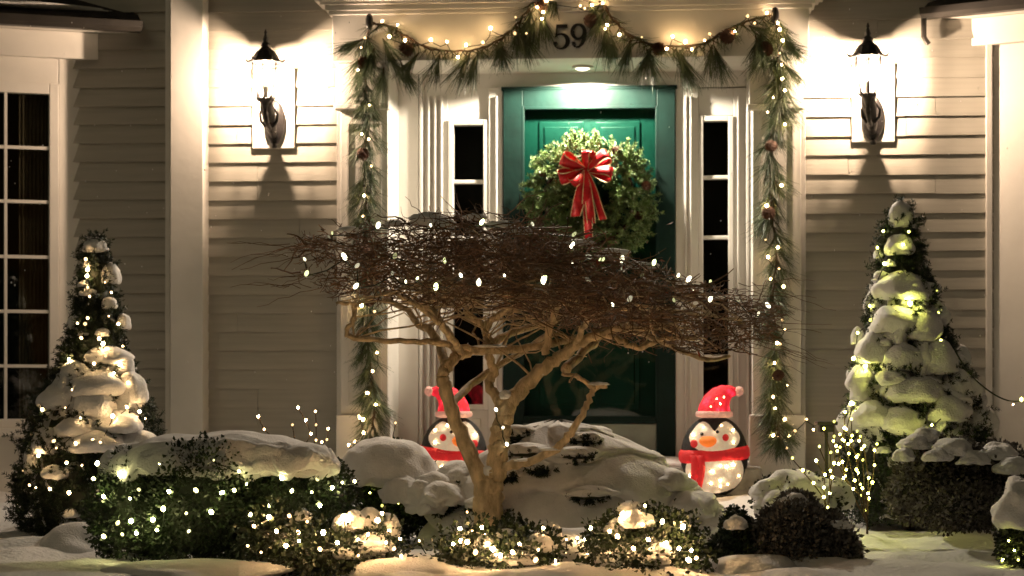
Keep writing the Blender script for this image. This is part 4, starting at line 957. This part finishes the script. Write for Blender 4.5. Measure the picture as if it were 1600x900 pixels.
snowy_shrub('wide dark shrub with ragged snow on top, below the right spruce', e, 19000, 0.024, 'leaf_frost', [(1445, 682, 26, 14, 9.6), (1490, 700, 34, 16, 9.5), (1412, 712, 18, 12, 9.5), (1560, 706, 30, 16, 9.6), (1522, 716, 26, 13, 9.45), (1582, 730, 30, 15, 9.5), (1465, 712, 24, 12, 9.45), (1430, 694, 26, 12, 9.55)]
    + [(random.uniform(1390, 1598), random.uniform(690, 735), random.uniform(9, 19), random.uniform(9, 15), random.uniform(9.35, 9.65)) for _ in range(0)], 'frosted_bush', amp=0.3, freq=1.5, flat=0.4, droop=0.3)
e = [px_ell(1605, 830, 48, 80, 8.9)]
snowy_shrub('bush under a tall snow cap cut by the right picture edge', e, 5500, 0.024, 'leaf_dark', [(1606, 790, 52, 46, 8.85)])
light_string('lemon lights in the bush at the right picture edge', [front_on(x, y, e, 8.6, 0.02) for x, y in ((1576,845),(1591,875),(1567,875),(1585,860),(1572,885))], 'green_bulb', 0.0068, 1.2, 0.03, 0.4)
e = [px_ell(1240, 775, 62, 36, 9.9), px_ell(1285, 785, 40, 36, 9.9)]
snowy_shrub('low shrub hidden under a round snow hump right of the penguin', e, 3500, 0.022, 'leaf_dark', [(1245, 765, 66, 32, 9.85), (1300, 775, 34, 28, 9.9), (1215, 790, 36, 24, 9.75)])
for i, (px, py, rx, rz, d, lab) in enumerate(((125, 848, 44, 34, 9.6, 'snow heap at the foot of the left spruce'), (310, 880, 90, 16, 8.5, 'low snow ridge in front of the hedge'), (890, 850, 50, 34, 8.95, 'snow hump between the two lit bushes right of the maple'), (650, 885, 60, 22, 8.45, 'snow hump left of the maple base bush'), (1180, 880, 46, 24, 8.6, 'snow hump at the left foot of the frosted bush'), (905, 890, 70, 18, 8.4, 'smooth snow swell at the bottom edge right of centre'))):
    c = P(px, py, d); h_ = thing('snow_heap', lab, 'snow', (c.x, c.y, gz(c.x, c.y))); blob_px(h_, px, py+12, rx*1.6, rz*1.15, d, amp=0.25, freq=1.3, flat=0.8, name='heap', fine=0.02)

# ------------------------------------------------------------------ weeping maple
MD = 9.25
mb0 = ground_at(766, MD); maple = thing('weeping_maple', 'bare weeping maple with a flat tangled crown in front of the door', 'tree', mb0)
def limb(pts, r0, r1, n=10, dd=None, name='limb', wob=0.006, par=None):
    p = [P(x, y, MD + (q if q else 0)) for x, y, q in pts]
    c = catmull(p, 5); k = len(c); s = MD/F
    c = [q + Vector((random.uniform(-wob, wob), random.uniform(-wob, wob), random.uniform(-wob, wob))) if 0 < i < k-1 else q for i, q in enumerate(c)]
    rad = [(r0 + (r1-r0)*(i/(k-1)))*s*random.uniform(0.93, 1.09) for i in range(k)]
    o = MB().tube(c, rad, n).build(name, 'bark', par or maple, True, off=mb0); return o, c
ends = []
def L_(pts, r0, r1, end=True, **kw):
    o, c = limb(pts, r0, r1, **kw)
    if end: ends.append(c[-1])
    ends.extend(c[len(c)//2::4]); return o
L_([(768,860,0),(766,820,0),(763,785,0),(765,752,0)], 24, 22, end=False, n=14, name='trunk'); ends.clear()
L_([(760,762,0),(738,720,-.02),(722,682,-.04),(706,640,-.05),(694,602,-.06),(693,583,-.05),(704,566,-.03),(722,553,0),(748,547,.02),(790,546,.04),(850,541,.05),(905,528,.08)], 13, 5, end=False)
L_([(768,765,0),(777,720,0),(780,690,0),(786,660,.0),(792,636,0),(816,608,0),(845,580,-.02),(872,560,-.04),(900,540,-.08),(930,524,-.12),(975,514,-.18),(1040,509,-.25)], 18, 4.5, end=True)
L_([(786,662,0),(780,630,.02),(765,602,.05),(772,578,.06),(764,556,.05),(761,512,.02),(781,491,-.02),(812,467,-.08),(840,463,-.12),(869,472,-.2)], 9, 3)
L_([(761,512,.02),(742,501,-.02),(729,490,-.06),(728,478,-.1)], 6, 3)
L_([(716,556,0),(704,530,.06),(690,508,.10),(678,488,.14),(655,478,.2),(630,470,.3)], 8, 4)
L_([(698,572,-.02),(690,545,.12),(676,519,.2),(650,503,.26),(637,484,.3),(600,468,.36)], 8, 4)
L_([(744,547,.02),(697,539,-.06),(647,533,-.12),(587,531,-.2),(541,522,-.26),(552,500,-.28),(552,476,-.3),(525,474,-.34)], 5.5, 2.4, n=8)
L_([(552,480,-.3),(590,462,-.25),(640,448,-.2)], 3, 2, n=6)
L_([(853,553,-.02),(859,512,-.06),(867,481,-.10),(850,468,-.16),(815,462,-.2)], 7, 3)
L_([(867,481,-.1),(900,468,-.2),(960,470,-.3)], 5, 2.5)
L_([(941,522,-.12),(970,532,-.2),(997,544,-.25),(1037,531,-.3),(1090,528,-.34)], 5.5, 3)
L_([(925,519,-.1),(985,518,-.05),(1040,536,.05),(1094,560,.1),(1140,556,.15)], 6, 3)
L_([(884,578,.1),(919,544,.25),(960,510,.4),(1010,490,.5)], 8, 4)
L_([(700,640,-.05),(735,600,.2),(800,560,.35),(860,520,.5)], 7, 4)
L_([(750,548,.02),(800,520,.2),(870,500,.35),(930,480,.45)], 7, 3.5)
L_([(722,553,0),(700,520,-.2),(670,490,-.35),(620,460,-.45)], 6, 3)
L_([(900,540,-.08),(910,512,-.2),(930,490,-.32),(985,480,-.45)], 5.5, 3)
L_([(895,470,-.2),(1000,478,-.3),(1080,490,-.25),(1160,500,-.2)], 4, 2.2)
n_end = len(ends)
L_([(788,728,-.02),(815,724,-.05),(857,710,-.12),(883,687,-.16),(903,660,-.18),(917,630,-.18),(930,607,-.18),(948,603,-.18)], 7.5, 3.5)
L_([(930,607,-.18),(908,592,-.18),(878,584,-.2)], 4, 2.5)
L_([(905,592,-.18),(900,586,-.22),(890,598,-.24)], 2.5, 1.5, n=6)
ends = ends[:n_end]
for px, py, d, r in ((788, 690, -.03, 9), (779, 700, -.05, 10), (775, 672, -.04, 8), (792, 655, -.03, 7), (764, 760, -.03, 13), (782, 625, 0, 8)):      # burls
    blob_px(maple, px, py, r, r*1.2, MD+d, name='burl', m='bark', amp=0.4, freq=2.5, flat=3, sub=3)
for c in ((764, 738, 14, 10, MD-.02), (790, 618, 10, 8, MD-.02), (862, 702, 22, 3.0, MD-.13), (820, 719, 16, 3, MD-.06), (935, 600, 16, 3, MD-.18), (765, 541, 26, 2.5, MD), (668, 345, 30, 13, MD-.05), (690, 352, 22, 10, MD-.2), (545, 360, 18, 6, MD-.25), (780, 352, 24, 7, MD-.1), (900, 380, 26, 6, MD), (1000, 415, 30, 6, MD), (742, 340, 20, 6, MD+.1), (815, 362, 18, 6, MD-.2), (960, 394, 22, 6, MD+.1), (617, 350, 16, 6, MD)):
    blob_px(maple, c[0], c[1], c[2], c[3], c[4], ry=c[2]*0.6, amp=0.35, freq=2.2, flat=0.6, sub=3, name='snow_patch')
# crown: a low dome of fine layered twigs
top = [(425,398),(470,374),(520,358),(580,346),(650,338),(720,338),(790,345),(850,355),(900,370),(960,395),(1020,415),(1080,436),(1140,452),(1200,472),(1245,490)]
bot = [(425,404),(470,438),(520,458),(600,466),(700,472),(800,470),(860,476),(920,500),(980,520),(1040,538),(1100,552),(1160,546),(1200,528),(1245,496)]
tx, ty = np.array(top, float).T; bx_, by_ = np.array(bot, float).T
s = MD/F
def crown_pts(n):
    out = np.empty((0, 3))
    while len(out) < n:
        q = rng.uniform(-1, 1, (n*2, 2)); q = q[(q**2).sum(1) < 1]
        px = 835 + q[:, 0]*385; dy = q[:, 1]*0.80
        zt = (600-np.interp(px, tx, ty))*s; zb = (600-np.interp(px, bx_, by_))*s
        h = np.sqrt(np.clip(1-q[:, 1]**2, 0, 1)); t = rng.random(len(q))
        z = zb + (zt-zb)*(0.15 + 0.85*h)*t - 0.03*(1-h)
        out = np.concatenate([out, np.stack([(px-800)*s, MD-D+dy, z], 1)])
    return out[:n]
cx0 = (800-800)*s; cy0 = MD-D
def twigs(n, Lmin, Lmax, r0, r1, m, name, k=7, turn=0.42, zs=0.30):
    p = crown_pts(int(n*2.0))
    den = np.array([noise.noise(Vector((q[0]*5, q[1]*5, q[2]*11))) + 0.6*noise.noise(Vector((q[0]*13, q[1]*13, q[2]*22))) for q in p])
    p = p[den > -0.10][:n]; n = len(p)
    rad = p[:, :2] - np.array([cx0, cy0]); rl = np.linalg.norm(rad, axis=1, keepdims=True) + 1e-6; rad = rad/rl
    d = np.concatenate([rad*0.7 + rng.normal(0, 0.75, (n, 2)), rng.normal(0.0, zs, (n, 1))], 1); d /= np.linalg.norm(d, axis=1, keepdims=True)
    edge = np.clip(1.15 - np.abs((p[:, 0]/s + 800 - 835)/385), 0.35, 1.0)
    L = rng.uniform(Lmin, Lmax, n)*edge; P3 = np.empty((n, k, 3)); cur = p - d*L[:, None]*0.45
    for j in range(k):
        P3[:, j] = cur; d = d + rng.normal(0, turn, (n, 3))*np.array([1, 1, 0.75]); d[:, 2] -= 0.03*np.sign(d[:, 2]); d /= np.linalg.norm(d, axis=1, keepdims=True); cur = cur + d*(L/(k-1))[:, None]
    rr = (r0 + (r1-r0)*np.linspace(0, 1, k))[None, :]*rng.uniform(0.7, 1.3, (n, 1))
    v, f = tubes_np(P3, rr, 3); return mesh_np(name, v, f, m, maple, kind='stuff', off=mb0)
twigs(2900, 0.08, 0.26, 0.0027, 0.0013, 'twig', 'fine_twigs')
twigs(1700, 0.08, 0.24, 0.0027, 0.0013, 'twig_red', 'fine_twigs')
twigs(560, 0.2, 0.45, 0.0048, 0.0022, 'twig', 'crown_twigs', turn=0.3, zs=0.15)
# branchlets joining the limbs to the crown
n = 95; idx = rng.integers(0, len(ends), n); A_ = np.array([e_[:] for e_ in ends])[idx]; Bp = crown_pts(n)
far = np.linalg.norm(Bp-A_, axis=1) > 0.45; Bp[far] = A_[far] + (Bp[far]-A_[far])*0.5
k = 8; t = np.linspace(0, 1, k); P3 = A_[:, None, :] + (Bp-A_)[:, None, :]*t[None, :, None] + rng.normal(0, 0.014, (n, k, 3))*np.sin(np.pi*t)[None, :, None]
P3[:, :, 2] += (0.05*np.sin(np.pi*t))[None, :]
v, f = tubes_np(P3, np.linspace(0.0052, 0.0022, k)[None, :]*rng.uniform(0.7, 1.2, (n, 1)), 5); mesh_np('branchlets', v, f, 'bark', maple, True, kind='stuff', off=mb0)
# long loose tips at the rim
tips = []
for side, n in ((-1, 22), (1, 30)):
    for i in range(n):
        y0 = random.uniform(375, 450) if side < 0 else random.uniform(440, 545); x0 = random.uniform(450, 520) if side < 0 else random.uniform(1130, 1215)
        a = P(x0, y0, MD + random.uniform(-.4, .4)); L = random.uniform(0.12, 0.30); up = random.uniform(-.28, .25)
        tips.append([a + Vector((side*L*q, 0, up*L*q - 0.12*L*q*q)) + Vector((0, random.uniform(-.006, .006), random.uniform(-.008, .008))) for q in np.linspace(0, 1, 7)])
T3 = np.array([[q[:] for q in r_] for r_ in tips]); v, f = tubes_np(T3, np.linspace(0.0022, 0.0009, 7)[None, :].repeat(len(T3), 0), 3); mesh_np('rim_twigs', v, f, 'twig', maple, kind='stuff', off=mb0)
lp = crown_pts(26); lp[:, 0] = np.abs(lp[:, 0])*0.5 + 0.35; v, f = leaves(lp, 0.035, 0.5); mesh_np('dead_leaves', v, f, 'dead_leaf', maple, kind='stuff', off=mb0)

# faceted LED bulbs lying on the crown
px_m = [(514,370),(519,364),(591,352),(673,352),(753,347),(832,350),(476,405),(479,427),(538,401),(558,415),(617,400),(613,427),(634,440),(695,407),(556,447),(748,441),(681,448),(849,438),(894,383),(897,366),(894,410),(919,438),(850,436),(972,405),(973,421),(1003,430),(957,476),(984,467),(1022,410),(1076,436),(1083,456),(1053,469),(1110,467),(1153,468),(1110,440),(1200,477),(1185,490),(940,406),(788,430),(720,430),(652,435),(1060,430),(920,400)]
rim = {}
cryst = MB(); n = 8
for j, (r, z) in enumerate(((0.004, -0.014), (0.008, -0.008), (0.009, 0.0), (0.0085, 0.006), (0.006, 0.012), (0.002, 0.016))):
    cryst.v += [(r*math.cos(2*math.pi*(i+0.5*(j % 2))/n), r*math.sin(2*math.pi*(i+0.5*(j % 2))/n), z) for i in range(n)]
for j in range(5): cryst.f += [(j*n+i, j*n+(i+1) % n, (j+1)*n+(i+1) % n, (j+1)*n+i) for i in range(n)]
cryst.f += [tuple(range(n))[::-1], tuple(range(5*n, 6*n))]
pts = []
for x, y in px_m:
    q = (x-835)/408; dd = 0.78*math.sqrt(max(0.05, 1-q*q)); tt = min(1, max(0, (y - np.interp(x, tx, ty))/(np.interp(x, bx_, by_)-np.interp(x, tx, ty)+1)))
    pts.append(P(x, y, MD - dd*min(1.0, 0.35 + 0.8*tt)))
c0 = sum(pts, Vector())/len(pts); ls = thing('light_string', 'large faceted cool white bulbs strung over the flat maple crown', 'string lights', c0)
o_c = cryst.build('bulb', 'cool_bulb', ls); o_l = cryst.build('bulb', 'lemon_bulb', ls)
for i, p in enumerate(pts):
    o = o_c if i == 0 else o_l if i == 1 else inst('bulb', (o_l if i % 3 == 1 else o_c).data, (0, 0, 0), ls)
    o.location = p - c0; o.rotation_euler = (random.uniform(-.7, .7), random.uniform(-.9, .9), 0); o.scale = (random.choice((0.5, 0.65, 0.8, 0.95, 1.1)),)*3
q = order(pts); mb = MB()
for a, b in zip(q, q[1:]):
    if (b-a).length < 0.5: mb.tube([a + Vector((0, .01, -.01)), (a+b)/2 + Vector((0, .06, -.02)), b + Vector((0, .01, -.01))], 0.0028, 5)
mb.build('wire', 'wire', ls, True, off=c0)['kind'] = 'stuff'
light_string('short wire with small bulbs running down the maple trunk', [P(792, 694, MD-.10), P(786, 668, MD-.10), P(775, 640, MD-.08)], 'cool_bulb', 0.006, 1.3, -0.01)

# ------------------------------------------------------------------ lighted twig stakes
def twig_stake(label, base_px, base_py, d, heads, m='green_bulb', cat='twig lights', r=0.0062):
    b = P(base_px, base_py, d); b2 = Vector((b.x, b.y, gz(b.x, b.y)-0.02)); T = thing('lighted_twigs', label, cat, b2)
    MB().tube([b2, b], [0.006, 0.005], 6).build('stake', 'stem', T, off=b2)
    for chain in heads:
        dd = random.uniform(-.08, .08); pts = [b] + [P(x, y, d+dd) for x, y in chain]
        MB().tube(pts, [0.004]+[0.0026]*(len(pts)-1), 5).build('twig', 'stem', T, off=b2)
        for p in pts[1:]: inst('bulb', bulb_mesh(m, r, 1.1), p - b2 + Vector((0, -0.006, 0.004)), T)
    return T
twig_stake('lighted twig stakes rising behind the hedge snow', 465, 715, 10.6, [[(413,672),(404,652)], [(457,665)], [(486,679),(478,658),(466,638)], [(494,689),(494,665),(493,644)], [(503,692),(511,688),(513,671)]], 'warm_bulb')
twig_stake('small lighted twigs behind the snow domed shrub', 590, 730, 10.6, [[(555,690),(568,677),(562,654)], [(613,687),(618,662)], [(545,696)]], 'warm_bulb')
twig_stake('thin lighted twigs leaning left beside the right penguin', 1291, 812, 9.4, [[(1293,794),(1287,778),(1271,756),(1254,736),(1238,717)], [(1287,763),(1289,743),(1275,721)], [(1296,772),(1297,737),(1298,708),(1287,671)], [(1300,747),(1280,699)], [(1303,725),(1306,698),(1303,683),(1303,660)]])
twig_stake('dense bundle of lighted twigs in front of the right spruce', 1355, 818, 10.1,
  [[(1352,799),(1347,764),(1340,740),(1338,715),(1330,690),(1322,672),(1333,632)], [(1357,780),(1346,775),(1333,765),(1320,745),(1316,723),(1308,706),(1302,690)], [(1356,772),(1363,755),(1366,728),(1366,705),(1370,695)], [(1344,758),(1338,735),(1346,703),(1342,690),(1339,675)], [(1328,766),(1318,748),(1322,735),(1326,710),(1331,682),(1330,656)], [(1357,748),(1350,698),(1344,683)], [(1335,752),(1319,690),(1320,645)], [(1310,726),(1312,700),(1316,688),(1319,670)], [(1348,720),(1341,712),(1325,695),(1312,680)]])

# path light, cable to the right edge
pb = P(1291, 745, 10.6); pb.z = gz(pb.x, pb.y)
pl = thing('path_light', 'black square topped path light beside the right pilaster', 'path light', pb)
zt_ = P(1291, 664, 10.6).z - pb.z
MB().box(-0.008, 0.008, -0.008, 0.008, -0.02, zt_).build('post', 'iron', pl); MB().box(-0.05, 0.05, -0.05, 0.05, zt_, zt_+0.018).build('cap', 'iron', pl, bevel=0.004)
MB().box(-0.036, 0.036, -0.036, 0.036, zt_-0.035, zt_-0.001).build('lamp_head', 'iron', pl, bevel=0.004); MB().lathe([(0.028, zt_-0.06), (0.026, zt_-0.036)], n=10).build('lens', 'lantern_glass', pl)
pts = catmull([P(x, y, 10.3) for x, y in ((1492, 548), (1512, 580), (1535, 603), (1560, 620), (1582, 627), (1600, 623), (1625, 605))], 6); c0 = pts[0]
cb = thing('light_string', 'loose light cable drooping from the right spruce to the picture edge', 'string lights', c0)
MB().tube(pts, 0.004, 6).build('wire', 'wire', cb, True, off=c0)
for x, y in ((1596, 624), (1583, 632)): inst('bulb', bulb_mesh('green_bulb' if x > 1590 else 'warm_bulb', 0.0095 if x > 1590 else 0.004, 1.2), P(x, y, 10.28) - c0, cb)

# drifting snowflakes
v0, f0 = icos(1); V, Fc = [], []; b = 0
for i in range(230):
    d = random.uniform(7.5, 11.6); p = P(random.uniform(0, 1600), random.uniform(0, 620), d); r = random.uniform(0.0016, 0.0034)
    V.append(v0*np.array([r, r, r*random.uniform(1.0, 1.9)]) + np.array(p)); Fc.append(f0 + b); b += len(v0)
sf = mesh_np('snowflakes', np.concatenate(V), np.concatenate(Fc), 'snow', None, True, 'stuff'); sf['label'] = 'tiny snowflakes drifting through the air'; sf['category'] = 'snow'
